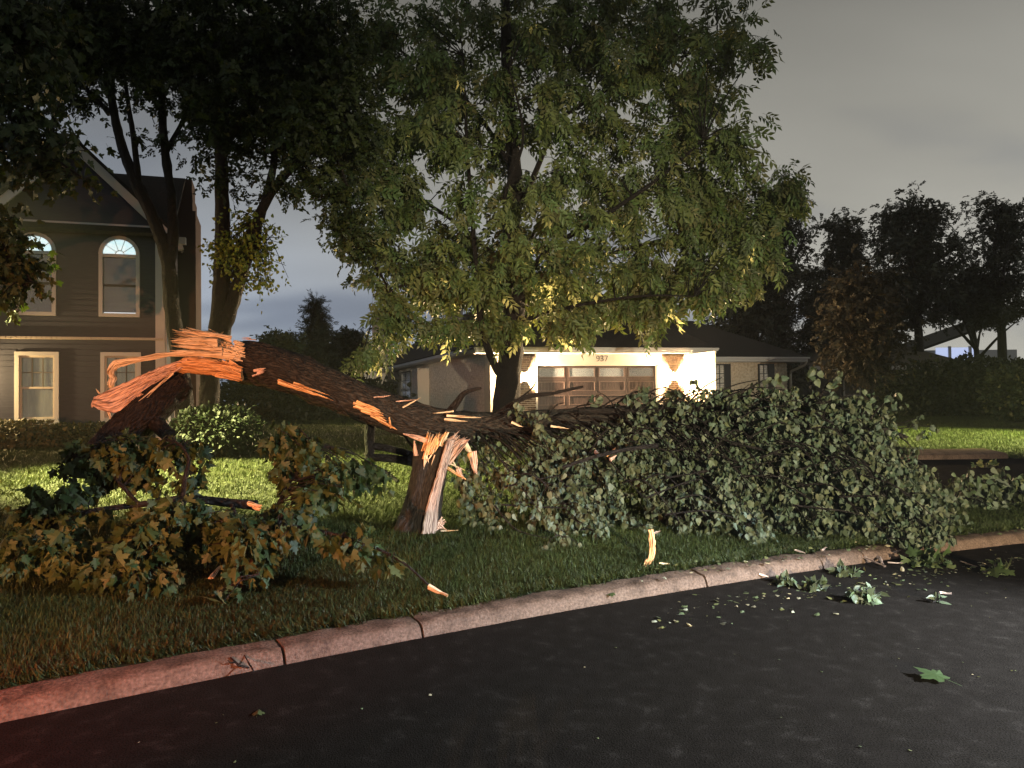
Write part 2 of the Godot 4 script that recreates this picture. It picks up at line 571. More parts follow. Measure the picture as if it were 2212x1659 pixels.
func _ready() -> void:
	rng.seed = 937
	var cam := Camera3D.new()
	cam.name = "camera"
	cam.fov = 54.0
	cam.near = 0.05
	cam.far = 600.0
	cam.position = EYE
	cam.rotation = Vector3(atan(40.5 / 1628.0), 0, deg_to_rad(-0.8))
	add_child(cam)
	cam.current = true
	cam_basis = cam.basis
	var env := Environment.new()
	env.background_mode = Environment.BG_SKY
	var sm := PanoramaSkyMaterial.new()
	sm.panorama = ImageTexture.create_from_image(night_sky())
	var sky := Sky.new()
	sky.sky_material = sm
	env.sky = sky
	env.background_energy_multiplier = 1.0
	env.tonemap_mode = Environment.TONE_MAPPER_LINEAR
	env.tonemap_exposure = 1.0
	env.sdfgi_enabled = true
	env.ssao_enabled = true
	env.ssil_enabled = true
	env.fog_enabled = true
	env.fog_light_color = Color(0.92, 0.93, 0.95)
	env.fog_density = 0.00035
	var we := WorldEnvironment.new()
	we.name = "environment"
	we.environment = env
	add_child(we)
	var moon := DirectionalLight3D.new()
	moon.name = "cloud_glow"
	moon.light_energy = 0.01
	moon.light_angular_distance = 40.0
	moon.light_color = Color(1.0, 0.95, 0.85)
	moon.shadow_enabled = true
	moon.rotation_degrees = Vector3(-60, 30, 0)
	add_child(moon)

	make_materials()
	make_leaves()
	build_ground()
	build_left_house()
	build_garage_house()
	build_far_houses()
	floodlight("work_light", "amber work light on a short pole behind the viewer", Vector3(-3.4, 1.05, 2.4), Vector3(-4.0, 1.3, -9), Color(1.0, 0.64, 0.40), LAMP_AMBER, 1.0, 0.42, 31.0)
	floodlight("work_light", "neutral white work light on a tall pole far behind the viewer", Vector3(6.0, 2.5, 14.0), Vector3(3.4, 2.9, -9), Color(1.0, 0.94, 0.80), LAMP_NEUTRAL, 2.4, 0.22, 16.5)
	floodlight("work_light", "cool white work light over the street past the kerb", Vector3(6.2, 2.3, -3.4), Vector3(2.8, 0.0, -4.5), Color(0.88, 0.94, 1.0), 150.0, 2.3, 0.1, 37.0)
	floodlight("yard_light", "warm yard light on a pole beside the clapboard house", Vector3(-10.6, 6.8, -11.4), Vector3(-4.2, 0.3, -11.9), Color(1.0, 0.97, 0.62), 1900.0, 6.0, 0.1, 24.0)
	floodlight("yard_light", "greenish yard light on a pole beyond the side drive", Vector3(18.5, 6.0, -17.0), Vector3(11.8, 0.4, -19.2), Color(0.98, 1.0, 0.60), 1300.0, 5.5, 0.1, 26.0)
	floodlight("hazard_lamp", "red hazard lamp on a short pole by the near end of the kerb", Vector3(-3.7, 1.0, -2.1), Vector3(-2.4, 0.05, -3.95), Color(1.0, 0.16, 0.06), 9.0, 0.95, 0.1, 27.0)
	build_big_ash()
	build_left_trees()
	build_far_trees()
	build_shrubs()
	build_stump()
	build_fallen_tree()
	build_maple_limb()
	build_branches()
	build_grass()
	build_debris()

# ---------------------------------------------------------------- lamps
func omni(p: Vector3, c: Color, e: float, size: float, reach := 60.0) -> OmniLight3D:
	var l := OmniLight3D.new()
	l.name = "lamp"
	l.light_color = c
	l.light_energy = e
	l.light_size = size
	l.omni_range = reach
	l.omni_attenuation = 2.0
	l.shadow_enabled = true
	add_child(l, true)
	l.position = p
	return l

# a portable or pole floodlight: an open box with the lamp inside, aimed at a point
func floodlight(called: String, label: String, p: Vector3, to: Vector3, c: Color, e: float, pole: float, lip: float, wide: float) -> void:
	var t := thing(called, label, "lamp", Vector3(p.x, p.y - pole, p.z))
	var b := Basis.looking_at(to - p, Vector3.UP)
	var mb := MB.new()
	mb.tube([Vector3(p.x, p.y - pole, p.z), p - Vector3(0, 0.14, 0) + b.z * 0.12], [0.03, 0.025], 8)
	part("pole", mb, M.dark_metal, t)
	mb = MB.new()
	mb.box(p + b * Vector3(0, 0, 0.13), Vector3(0.36, 0.26, 0.02), b)
	mb.box(p + b * Vector3(0, 0.09, -lip * 0.4 + 0.06), Vector3(0.36, 0.02, lip * 0.8 + 0.14), b)
	mb.box(p + b * Vector3(0, -0.09, -lip * 0.5 + 0.06), Vector3(0.36, 0.02, lip + 0.14), b)
	mb.box(p + b * Vector3(0.18, 0.0, 0.0), Vector3(0.02, 0.20, 0.26), b)
	mb.box(p + b * Vector3(-0.18, 0.0, 0.0), Vector3(0.02, 0.20, 0.26), b)
	part("housing", mb, M.dark_metal, t)
	mb = MB.new()
	mb.box(p + b * Vector3(0, 0.0, 0.105), Vector3(0.12, 0.10, 0.02), b)
	part("lamp_glass", mb, glow(c, 1.0), t)
	var l := SpotLight3D.new()
	l.name = "lamp"
	l.light_color = c
	l.light_energy = e
	l.light_size = 0.05
	l.spot_angle = wide
	l.spot_angle_attenuation = 0.85
	l.spot_range = 80.0
	l.spot_attenuation = 2.0
	l.shadow_enabled = true
	add_child(l, true)
	l.transform = Transform3D(b, p + b * Vector3(0, 0.0, 0.06))

# ---------------------------------------------------------------- the setting
func build_ground() -> void:
	var xs := []
	for i in range(-60, 101, 2):
		xs.append(float(i) if absi(i) > 12 else float(i))
	for i in range(-23, 25, 1):
		xs.append(i * 0.5 + 0.25)
	xs.sort()
	var rows := []
	for s in [0.0, 0.4, 0.9, 1.5, 2.2, 3.0, 4.0, 5.5, 7.0, 9.0, 11.0, 13.5, 16.0, 20.0, 26.0, 32.0, 45.0, 70.0, 110.0, 180.0, 300.0]:
		var row := []
		for x in xs:
			var d: float = kerb_d(x) + 0.20 + s / 0.86
			var y := ground(x, -d)
			row.append(Vector3(x, y - (0.02 if s < 0.1 else 0.0), -d))
		rows.append(row)
	var mb := MB.new()
	mb.grid(rows)
	structure("lawn", mb, M.lawn)
	mb = MB.new()
	rows = []
	for s in [-0.012, 0.10, 0.3, 0.6, 1.0, 2.0, 4.0, 7.0, 12.0, 25.0, 60.0]:
		var row := []
		for x in xs:
			row.append(Vector3(x, 0.03 * pow(clampf(1.0 - s / 0.6, 0.0, 1.0), 1.5), -(kerb_d(x) - s / 0.86)))
		rows.append(row)
	rows.reverse()
	mb.grid(rows)
	structure("street", mb, M.asphalt)
	# kerb, poured in lengths with open joints
	var kerb := Node3D.new()
	kerb.name = "kerb"
	kerb.set_meta("kind", "structure")
	add_child(kerb, true)
	var worn := noise(1.4, FastNoiseLite.TYPE_SIMPLEX_SMOOTH, 5, 77)
	var joints := [-9.5, -6.8, -4.6, -3.3, -1.40, -0.62, 1.62, 2.85, 3.35, 4.3, 6.4, 8.6, 11.0, 13.5, 16.0, 19.0]
	var profile := [Vector2(-0.012, -0.06), Vector2(-0.006, -0.004), Vector2(0.012, 0.055), Vector2(0.026, 0.092), Vector2(0.044, 0.115), Vector2(0.068, 0.128), Vector2(0.10, 0.134), Vector2(0.16, 0.138), Vector2(0.22, 0.139), Vector2(0.235, 0.13), Vector2(0.24, -0.06)]
	for k in joints.size() - 1:
		var x0: float = joints[k] + 0.008
		var x1: float = joints[k + 1] - 0.008
		var sink := rnd(-0.008, 0.006)
		rows = []
		var many := maxi(6, int((x1 - x0) / 0.05))
		for i in many + 1:
			var x := lerpf(x0, x1, float(i) / many)
			var slope := (kerb_d(x + 0.05) - kerb_d(x - 0.05)) / 0.1
			var back := Vector3(slope, 0, -1).normalized() * -1.0
			back = Vector3(-slope, 0, -1).normalized()
			var row := []
			for q in profile:
				var e: float = 1.0 if q.y > 0.0 else 0.0
				var w := worn.get_noise_2d(x * 2.0, q.x * 9.0 + q.y * 9.0) * 0.016 * e - 0.02 * e * maxf(0.0, worn.get_noise_2d(x * 5.0, 40.0 + q.y * 30.0) - 0.28)
				if i == 0 or i == many:
					w -= 0.008 * e
				row.append(Vector3(x, 0, -kerb_d(x)) + back * (q.x + w * 0.5) + Vector3(0, q.y + w + sink * e, 0))
			rows.append(row)
		mb = MB.new()
		mb.grid(rows)
		for e in [0, many]:
			var ring: Array = rows[e].duplicate()
			if e == 0:
				ring.reverse()
			mb.face(ring)
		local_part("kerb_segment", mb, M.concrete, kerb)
	# side drive that crosses behind the fallen crown
	mb = MB.new()
	rows = []
	for k in 4:
		var row := []
		for i in 24:
			var x := 3.2 + i * 0.8
			var near := kerb_d(x) + 1.75 + 0.03 * x
			var d := lerpf(near, 14.25 + 0.05 * x, k / 3.0)
			row.append(Vector3(x, ground(x, -d) + 0.03, -d))
		rows.append(row)
	mb.grid(rows)
	structure("driveway", mb, M.asphalt)
	mb = MB.new()
	rows = []
	for q in [Vector2(0, 0.0), Vector2(0.02, 0.10), Vector2(0.10, 0.13), Vector2(0.8, 0.15), Vector2(0.82, 0.0)]:
		var row := []
		for i in 22:
			var x := 5.0 + i * 0.225
			var d: float = 14.25 + 0.05 * x + q.x + maxf(0.0, x - 8.8) * 0.1
			row.append(Vector3(x, ground(x, -d) + q.y, -d))
		rows.append(row)
	mb.grid(rows)
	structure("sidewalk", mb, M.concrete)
	mb = MB.new()
	rows = []
	for k in 5:
		var row := []
		for i in 6:
			var f := i / 5.0
			var p := Vector3(0.9, 0, -28.2).lerp(Vector3(5.9, 0, -29.4), f).lerp(Vector3(5.0, 0, -13.9).lerp(Vector3(10.0, 0, -14.3), f), k / 4.0)
			row.append(Vector3(p.x, ground(p.x, p.z) + 0.024, p.z))
		rows.append(row)
	mb.grid(rows)
	structure("driveway", mb, M.asphalt)

func build_grass() -> void:
	var groups := [[], [], [], []]
	var tints := [[], [], [], []]
	var patch := noise(0.35, FastNoiseLite.TYPE_SIMPLEX_SMOOTH, 3, 91)
	var lots := [[-5.0, 7.5, 0.0, 1.6, 30000, 0.060], [-6.5, 9.0, 1.2, 5.0, 34000, 0.066], [-12.0, 16.0, 4.5, 14.0, 46000, 0.075], [-17.0, 24.0, 13.0, 26.0, 36000, 0.095]]
	for lot in lots:
		for i in lot[4]:
			var x := rnd(lot[0], lot[1])
			var s := rnd(lot[2], lot[3])
			var d := kerb_d(x) + 0.235 + s / 0.86
			var p := Vector3(x, ground(x, -d), -d)
			if not sees(p, 40.0):
				continue
			# not on the side drive
			if x > 3.2 and d > kerb_d(x) + 1.7 + 0.03 * x and d < 14.3 + 0.05 * x:
				continue
			if x > 5.0 and x < 9.75 and d > 14.2 and d < 15.75:
				continue
			var q := patch.get_noise_2d(x, d)
			if s < 0.05 and q < -0.1:
				continue
			var h: float = lot[5] * rnd(0.7, 1.25) * (1.0 + 0.35 * q)
			var b := Basis(Vector3.UP, rnd(0, TAU)).scaled(Vector3(lot[5] * 1.5, h, lot[5] * 1.5))
			if s < 0.12:
				b = Basis(Vector3(1, 0, 0.5).normalized(), 0.5) * b
			var k := rng.randi() % 4
			groups[k].append(Transform3D(b, p))
			var f := rnd(0.55, 1.4) * (1.0 + 0.45 * q)
			var dry := 1.0 + maxf(0.0, rng.randfn() * 0.18)
			tints[k].append(Color(0.034 * f * dry, 0.049 * f, 0.011 * f))
	for k in 4:
		var o := scatter("grass", leaf_mesh.tuft[k], M.blade, groups[k], tints[k])
		o.set_meta("label", "short wet lawn grass behind the kerb")
		o.set_meta("category", "grass")

# ---------------------------------------------------------------- two-storey house beside the maples
func spans_without(x0: float, x1: float, cuts: Array) -> Array:
	var out := [[x0, x1]]
	for c in cuts:
		var nxt := []
		for s in out:
			if c[1] <= s[0] or c[0] >= s[1]:
				nxt.append(s)
				continue
			if c[0] > s[0]:
				nxt.append([s[0], c[0]])
			if c[1] < s[1]:
				nxt.append([c[1], s[1]])
		out = nxt
	return out

func frame_of(x0: float, x1: float, y0: float, y1: float, w: float, z: float, deep: float) -> MB:
	var mb := MB.new()
	mb.box(Vector3((x0 + x1) / 2, y0 + w / 2, z), Vector3(x1 - x0, w, deep))
	mb.box(Vector3((x0 + x1) / 2, y1 - w / 2, z), Vector3(x1 - x0, w, deep))
	mb.box(Vector3(x0 + w / 2, (y0 + y1) / 2, z), Vector3(w, y1 - y0 - 2 * w, deep))
	mb.box(Vector3(x1 - w / 2, (y0 + y1) / 2, z), Vector3(w, y1 - y0 - 2 * w, deep))
	return mb

func build_left_house() -> void:
	var h := thing("house", "two-storey dark grey clapboard house with lit arched fanlights", "house", Vector3(-8.158, 0, -17.51), 18.0)
	var low := [[-2.94, -2.08], [-1.25, -0.42]]
	var high := [[-2.97, -2.14], [-1.285, -0.44]]
	# wall behind the boards, with openings
	var mb := MB.new()
	var xs := [-9.0, -2.90, -2.12, -1.22, -0.46, 0.0]
	for i in 5:
		var c: float = (xs[i] + xs[i + 1]) / 2
		var w: float = xs[i + 1] - xs[i]
		if i % 2 == 0:
			mb.box(Vector3(c, 3.2, -0.1), Vector3(w, 5.2, 0.14))
		else:
			mb.box(Vector3(c, 0.97, -0.1), Vector3(w, 0.74, 0.14))
			mb.box(Vector3(c, 3.29, -0.1), Vector3(w, 0.88, 0.14))
			mb.box(Vector3(c, 5.66, -0.1), Vector3(w, 0.28, 0.14))
	mb.face([Vector3(-3.6, 5.8, -0.06), Vector3(-1.75, 7.5, -0.06), Vector3(-1.75, 7.5, -0.06), Vector3(0.0, 5.8, -0.06)])
	mb.box(Vector3(0.0, 3.2, -2.9), Vector3(0.14, 5.2, 5.4))
	mb.box(Vector3(-4.5, 3.2, -5.6), Vector3(9.0, 5.2, 0.14))
	mb.box(Vector3(-9.0, 3.2, -2.9), Vector3(0.14, 5.2, 5.3))
	for e in [0.06, -9.06]:
		mb.face([Vector3(e, 5.75, -0.2), Vector3(e, 7.62, -2.8), Vector3(e, 7.62, -2.8), Vector3(e, 5.75, -5.5)])
	local_part("wall", mb, M.siding, h)
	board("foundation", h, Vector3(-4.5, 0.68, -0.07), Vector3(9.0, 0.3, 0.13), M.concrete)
	# clapboards, cut round the windows
	for r in 55:
		var y := 0.86 + r * 0.125
		var x0 := -5.2
		var x1 := -0.10
		if y > 5.7:
			x0 = -1.75 - (7.50 - y) * 0.97
			x1 = -1.75 + (7.50 - y) * 0.97
		if x1 - x0 < 0.1 or (y > 5.58 and y < 5.86):
			continue
		var cuts := []
		for w in low:
			if y > 1.27 and y < 2.90:
				cuts.append([w[0] + 0.02, w[1] - 0.02])
		for w in high:
			if y > 3.66 and y < 5.13:
				cuts.append([w[0] + 0.02, w[1] - 0.02])
			elif y >= 5.13 and y < 5.54:
				var half := sqrt(maxf(0.0, 0.41 * 0.41 - (y - 5.13) * (y - 5.13)))
				cuts.append([(w[0] + w[1]) / 2 - half, (w[0] + w[1]) / 2 + half])
		for s in spans_without(x0, x1, cuts):
			board("clapboard", h, Vector3((s[0] + s[1]) / 2, y, -0.008), Vector3(s[1] - s[0], 0.132, 0.016), M.siding, Vector3(0.11, 0, 0))
	for r in 40:
		board("clapboard", h, Vector3(0.082, 0.86 + r * 0.125, -2.9), Vector3(0.016, 0.132, 5.3), M.siding, Vector3(0, 0, -0.11))
	# trim
	board("belt_course", h, Vector3(-2.6, 3.19, 0.035), Vector3(5.3, 0.055, 0.07), M.trim_grey)
	for i in 54:
		board("belt_block", h, Vector3(-5.2 + i * 0.098, 3.19, 0.078), Vector3(0.076, 0.048, 0.03), M.trim_grey)
	board("frieze_board", h, Vector3(-1.6, 5.74, 0.03), Vector3(3.3, 0.16, 0.05), M.trim)
	board("corner_board", h, Vector3(-0.01, 3.2, 0.02), Vector3(0.20, 4.9, 0.05), M.trim)
	board("corner_board", h, Vector3(0.105, 2.95, -0.42), Vector3(0.03, 5.2, 0.8), M.trim)
	board("downspout", h, Vector3(0.16, 2.9, -0.86), Vector3(0.07, 4.8, 0.07), M.white)
	for s in [-1.0, 1.0]:
		board("rake_board", h, Vector3(-1.75 + s * 0.94, 6.58, 0.26), Vector3(2.72, 0.19, 0.05), M.trim, Vector3(0, 0, -s * 0.777))
	mb = MB.new()
	for s in [-1.0, 1.0]:
		var b := Basis(Vector3(0, 0, 1), -s * 0.777)
		mb.box(Vector3(-1.75 + s * 0.955, 6.735, -1.22), Vector3(2.84, 0.07, 3.1), b)
	local_part("roof", mb, M.roof, h)
	mb = MB.new()
	for s in [-1.0, 1.0]:
		var b := Basis(Vector3(1, 0, 0), s * 0.62)
		mb.box(Vector3(-4.4, 6.66, -2.8 + s * 1.55), Vector3(9.35, 0.08, 3.75), b)
	local_part("roof", mb, M.roof, h)
	mb = MB.new()
	mb.box(Vector3(0.38, 5.50, 0.05), Vector3(0.34, 0.16, 0.16))
	mb.box(Vector3(0.42, 5.37, 0.03), Vector3(0.12, 0.16, 0.10), Basis(Vector3(0, 0, 1), 0.3))
	local_part("gutter_end", mb, M.white, h)
	# chimney on the end wall, stepped at the top
	mb = MB.new()
	mb.box(Vector3(0.30, 3.6, -3.6), Vector3(0.46, 6.6, 1.75))
	mb.box(Vector3(0.24, 7.0, -3.45), Vector3(0.42, 0.7, 1.35))
	mb.box(Vector3(0.18, 7.55, -3.35), Vector3(0.5, 0.5, 0.95))
	local_part("chimney", mb, mat(lin(0.05, 0.032, 0.028), 0.85), h)
	# windows
	for w in low:
		var wd := local_part("window", frame_of(w[0], w[1], 1.30, 2.88, 0.085, 0.02, 0.07), M.trim, h)
		board("sill", wd, Vector3((w[0] + w[1]) / 2, 1.285, 0.05), Vector3(w[1] - w[0] + 0.06, 0.05, 0.1), M.trim)
		var c: float = (w[0] + w[1]) / 2
		local_part("sash", frame_of(w[0] + 0.085, w[1] - 0.085, 1.385, 2.10, 0.045, -0.035, 0.04), M.trim_grey, wd)
		local_part("sash", frame_of(w[0] + 0.085, w[1] - 0.085, 2.06, 2.795, 0.04, -0.015, 0.04), M.trim_grey, wd)
		for s in [-1.0, 1.0]:
			board("muntin", wd, Vector3(c + s * 0.105, 2.43, -0.02), Vector3(0.022, 0.66, 0.02), M.muntin)
		board("muntin", wd, Vector3(c, 2.42, -0.021), Vector3(w[1] - w[0] - 0.25, 0.022, 0.018), M.muntin)
		board("pane", wd, Vector3(c, 2.08, -0.045), Vector3(w[1] - w[0] - 0.18, 1.42, 0.006), M.glass)
		board("curtain", wd, Vector3(c, 2.08, -0.16), Vector3(w[1] - w[0] - 0.08, 1.60, 0.02), M.curtain_lit)
	for w in high:
		var c: float = (w[0] + w[1]) / 2
		var half: float = (w[1] - w[0]) / 2
		mb = MB.new()
		mb.box(Vector3(c, 3.73, 0.02), Vector3(half * 2, 0.08, 0.07))
		for s in [-1.0, 1.0]:
			mb.box(Vector3(c + s * (half - 0.04), 4.45, 0.02), Vector3(0.08, 1.36, 0.07))
		for k in 12:
			var a := PI * (k + 0.5) / 12
			mb.box(Vector3(c + cos(a) * (half - 0.04), 5.13 + sin(a) * (half - 0.04), 0.02), Vector3(0.08, half * PI / 12 + 0.012, 0.068 + 0.002 * (k % 2)), Basis(Vector3(0, 0, 1), a))
		var wd := local_part("window", mb, M.trim, h)
		board("transom", wd, Vector3(c, 5.10, 0.015), Vector3(half * 2 - 0.16, 0.07, 0.05), M.trim)
		board("meeting_rail", wd, Vector3(c, 4.42, -0.02), Vector3(half * 2 - 0.16, 0.045, 0.03), M.dark_room)
		board("blind", wd, Vector3(c, 4.43, -0.12), Vector3(half * 2 - 0.1, 1.28, 0.02), M.blind)
		board("lit_window_gap", wd, Vector3(c, 3.79, -0.11), Vector3(half * 2 - 0.16, 0.035, 0.02), M.slit if c > -1.0 else M.blind)
		board("pane", wd, Vector3(c, 4.42, -0.045), Vector3(half * 2 - 0.16, 1.30, 0.006), M.glass)
		mb = MB.new()
		var fan := []
		for k in 17:
			var a := PI * k / 16.0
			fan.append(Vector3(c + cos(a) * (half - 0.07), 5.135 + sin(a) * (half - 0.07), -0.03))
		fan.reverse()
		mb.face(fan)
		local_part("fanlight_window", mb, M.fanlight, wd)
		for k in [1, 2, 3, 4]:
			var a: float = PI * k / 5.0
			board("muntin", wd, Vector3(c + cos(a) * 0.21, 5.135 + sin(a) * 0.21, -0.015), Vector3(0.012, 0.27, 0.014), M.trim_grey, Vector3(0, 0, a - PI / 2))
		mb = MB.new()
		for k in 8:
			var a := PI * (k + 0.5) / 8
			mb.box(Vector3(c + cos(a) * 0.09, 5.135 + sin(a) * 0.09, -0.016), Vector3(0.014, 0.037, 0.014), Basis(Vector3(0, 0, 1), a))
		local_part("muntin_hub", mb, M.trim_grey, wd)
	# wall lamp near the front door, just outside the picture
	mb = MB.new()
	mb.box(Vector3(-4.25, 2.3, 0.03), Vector3(0.12, 0.3, 0.06))
	mb.box(Vector3(-4.25, 2.46, 0.30), Vector3(0.34, 0.03, 0.62))
	local_part("wall_lamp", mb, M.dark_metal, h)
	mb = MB.new()
	mb.tube([Vector3(-4.25, 2.24, 0.42), Vector3(-4.25, 2.40, 0.42)], [0.05, 0.05], 10)
	local_part("lamp_bulb", mb, glow(Color(1.0, 0.85, 0.6), 2.0), h)
	omni(h.transform * Vector3(-4.25, 2.32, 0.42), Color(1.0, 0.84, 0.56), LAMP_PORCH, 0.05)

# ---------------------------------------------------------------- brick house with the garage
func bricks_on(mb: MB, x0: float, x1: float, y0: float, y1: float, b: Basis, o: Vector3) -> void:
	var y := y0
	var r := 0
	while y < y1 - 0.03:
		var x := x0 - (0.105 if r % 2 else 0.0)
		while x < x1 - 0.02:
			var a := maxf(x, x0)
			var e := minf(x + 0.200, x1)
			if e - a > 0.03:
				mb.box(o + b * Vector3((a + e) / 2, y + 0.0325, rnd(-0.002, 0.003)), Vector3(e - a, 0.065, 0.03), b)
			x += 0.21
		y += 0.075
		r += 1

func grid_window(parent: Node, x0: float, x1: float, y0: float, y1: float, z: float, cols: int, rows: int, xf := Transform3D()) -> void:
	var w := local_part("window", frame_of(x0, x1, y0, y1, 0.06, z + 0.03, 0.08), M.dark_metal, parent)
	w.transform = xf
	board("pane", w, Vector3((x0 + x1) / 2, (y0 + y1) / 2, z + 0.012), Vector3(x1 - x0 - 0.1, y1 - y0 - 0.1, 0.006), M.glass)
	board("curtain", w, Vector3((x0 + x1) / 2, (y0 + y1) / 2, z - 0.03), Vector3(x1 - x0 - 0.04, y1 - y0 - 0.04, 0.02), M.window_dark)
	for i in range(1, cols):
		board("muntin", w, Vector3(lerpf(x0, x1, float(i) / cols), (y0 + y1) / 2, z + 0.03), Vector3(0.028, y1 - y0 - 0.12, 0.024), M.dark_metal)
	for i in range(1, rows):
		board("muntin", w, Vector3((x0 + x1) / 2, lerpf(y0, y1, float(i) / rows), z + 0.031), Vector3(x1 - x0 - 0.12, 0.028, 0.022), M.dark_metal)

func hip_roof(x0: float, x1: float, z0: float, z1: float, y: float, ridge: float, r0: float, r1: float) -> MB:
	var mb := MB.new()
	var zm := (z0 + z1) / 2
	var a := Vector3(x0, y, z0)
	var b := Vector3(x1, y, z0)
	var c := Vector3(x1, y, z1)
	var d := Vector3(x0, y, z1)
	var p := Vector3(r0, ridge, zm)
	var q := Vector3(r1, ridge, zm)
	mb.face([a, p, q, b])
	mb.face([c, q, p, d])
	mb.face([b, q, c])
	mb.face([d, p, a])
	mb.face([a, b, c, d])
	return mb

func build_garage_house() -> void:
	M.pier_bricks = []
	for i in 4:
		M.pier_bricks.append(M.bricks[i].duplicate())
		M.pier_bricks[i].albedo_color = [Color(0.52, 0.47, 0.42), Color(0.45, 0.38, 0.34), Color(0.37, 0.31, 0.28), Color(0.50, 0.45, 0.41)][i]
	M.window_dark = mat(lin(0.06, 0.05, 0.045), 0.5)
	var h := thing("house", "low pale brick house with a lit double garage numbered 937", "house", Vector3(-0.646, 0, -27.02), 14.0)
	var one := Basis()
	# walls
	var mb := MB.new()
	mb.box(Vector3(0.71, 1.95, -0.12), Vector3(1.70, 2.7, 0.2))
	mb.box(Vector3(6.93, 1.95, -0.12), Vector3(1.06, 2.7, 0.2))
	mb.box(Vector3(7.36, 1.95, -1.35), Vector3(0.2, 2.7, 2.26))
	mb.box(Vector3(10.5, 1.95, -2.62), Vector3(6.24, 2.7, 0.2))
	mb.box(Vector3(13.52, 1.95, -6.0), Vector3(0.2, 2.7, 6.6))
	mb.box(Vector3(6.0, 1.95, -9.6), Vector3(15.2, 2.7, 0.2))
	mb.box(Vector3(-0.06, 1.95, -0.6), Vector3(0.16, 2.7, 0.9))
	local_part("wall", mb, M.mortar, h)
	# garage piers, brick by brick
	for span in [[-0.14, 1.555], [6.545, 7.47]]:
		var pier := board("pier", h, Vector3((span[0] + span[1]) / 2, 2.0, -0.03), Vector3.ONE, M.mortar)
		pier.mesh = BoxMesh.new()
		(pier.mesh as BoxMesh).size = Vector3(span[1] - span[0], 2.6, 0.08)
		var r := 0
		var y := 0.86
		while y < 3.28:
			var x: float = span[0] - (0.105 if r % 2 else 0.0)
			while x < span[1] - 0.02:
				var a: float = maxf(x, span[0])
				var e: float = minf(x + 0.200, span[1])
				if e - a > 0.03 and e > 0.5:
					board("brick", pier, Vector3((a + e) / 2 - pier.position.x, y + 0.0325 - pier.position.y, 0.044 + rnd(-0.004, 0.004)), Vector3(e - a, 0.064, 0.03), M.pier_bricks[rng.randi() % 4])
				x += 0.21
			y += 0.075
			r += 1
	mb = MB.new()
	bricks_on(mb, 7.5, 13.62, 0.86, 3.2, one, Vector3(0, 0, -2.51))
	bricks_on(mb, -2.4, 0.0, 0.86, 3.3, Basis(Vector3.UP, PI / 2), Vector3(7.465, 0, 0))
	bricks_on(mb, 0.0, 7.0, 0.86, 3.2, Basis(Vector3.UP, PI / 2), Vector3(13.63, 0, -2.5 - 7.0))
	var bk := local_part("brickwork", mb, M.bricks[1], h)
	bk.set_meta("kind", "stuff")
	# long wing that runs back at the side
	var wx := h.transform.affine_inverse() * Transform3D(Basis(Vector3.UP, deg_to_rad(-68.95)), Vector3(-0.78, 0, -27.7))
	mb = MB.new()
	mb.box(Vector3(-10.6, 2.15, -0.13), Vector3(21.2, 3.0, 0.2))
	mb.box(Vector3(-21.1, 2.15, -4.5), Vector3(0.2, 3.0, 9.0))
	var wing := local_part("wall", mb, M.mortar, h)
	wing.transform = wx
	mb = MB.new()
	bricks_on(mb, -21.2, -0.02, 0.75, 3.5, one, Vector3(0, 0, -0.02))
	bk = local_part("brickwork", mb, M.bricks[0], h)
	bk.transform = wx
	bk.set_meta("kind", "stuff")
	grid_window(h, -14.9, -12.4, 1.9, 3.35, 0.0, 2, 3, wx)
	grid_window(h, -10.2, -8.95, 2.2, 3.32, 0.0, 1, 1, wx)
	mb = MB.new()
	mb.box(Vector3(-16.7, 2.3, 0.03), Vector3(3.0, 2.4, 0.06))
	var sh := local_part("shutter", mb, mat(lin(0.02, 0.022, 0.025), 0.5), h)
	sh.transform = wx
	mb = MB.new()
	mb.box(Vector3(-10.8, 3.60, 0.55), Vector3(22.4, 0.19, 0.05))
	mb.box(Vector3(-10.8, 3.60, 0.63), Vector3(22.4, 0.12, 0.11))
	mb.box(Vector3(-10.8, 3.51, 0.26), Vector3(22.4, 0.03, 0.56))
	var gu := local_part("gutter", mb, M.trim, h)
	gu.transform = wx
	var rf := local_part("roof", hip_roof(-21.9, 0.6, 0.7, -9.6, 3.70, 7.0, -17.5, -3.0), M.roof, h)
	rf.transform = wx
	# front gutter, fascia, soffit, header
	mb = MB.new()
	mb.box(Vector3(3.85, 3.46, 0.62), Vector3(9.3, 0.19, 0.04))
	mb.box(Vector3(3.85, 3.53, 0.69), Vector3(9.4, 0.06, 0.11))
	mb.box(Vector3(3.85, 3.475, 0.675), Vector3(9.36, 0.05, 0.07))
	local_part("gutter", mb, M.trim, h)
	board("soffit", h, Vector3(3.85, 3.372, 0.26), Vector3(9.2, 0.02, 0.68), M.white)
	board("garage_header", h, Vector3(4.05, 3.15, -0.06), Vector3(4.97, 0.42, 0.18), M.white)
	board("door_casing", h, Vector3(6.45, 1.92, -0.08), Vector3(0.18, 2.04, 0.24), M.white)
	board("door_casing", h, Vector3(1.585, 1.92, -0.081), Vector3(0.05, 2.04, 0.22), M.white)
	mb = MB.new()
	mb.box(Vector3(10.9, 3.29, -1.98), Vector3(6.75, 0.20, 0.04))
	mb.box(Vector3(10.9, 3.35, -1.91), Vector3(6.85, 0.07, 0.11))
	mb.box(Vector3(14.27, 3.29, -5.6), Vector3(0.05, 0.20, 7.2))
	mb.box(Vector3(10.9, 3.205, -2.24), Vector3(6.7, 0.02, 0.5))
	local_part("gutter", mb, M.trim, h)
	local_part("roof", hip_roof(-0.8, 8.56, 0.66, -9.8, 3.575, 5.5, 2.9, 4.9), M.roof, h)
	local_part("roof", hip_roof(5.2, 14.34, -1.95, -10.1, 3.40, 5.35, 6.0, 11.0), M.roof, h)
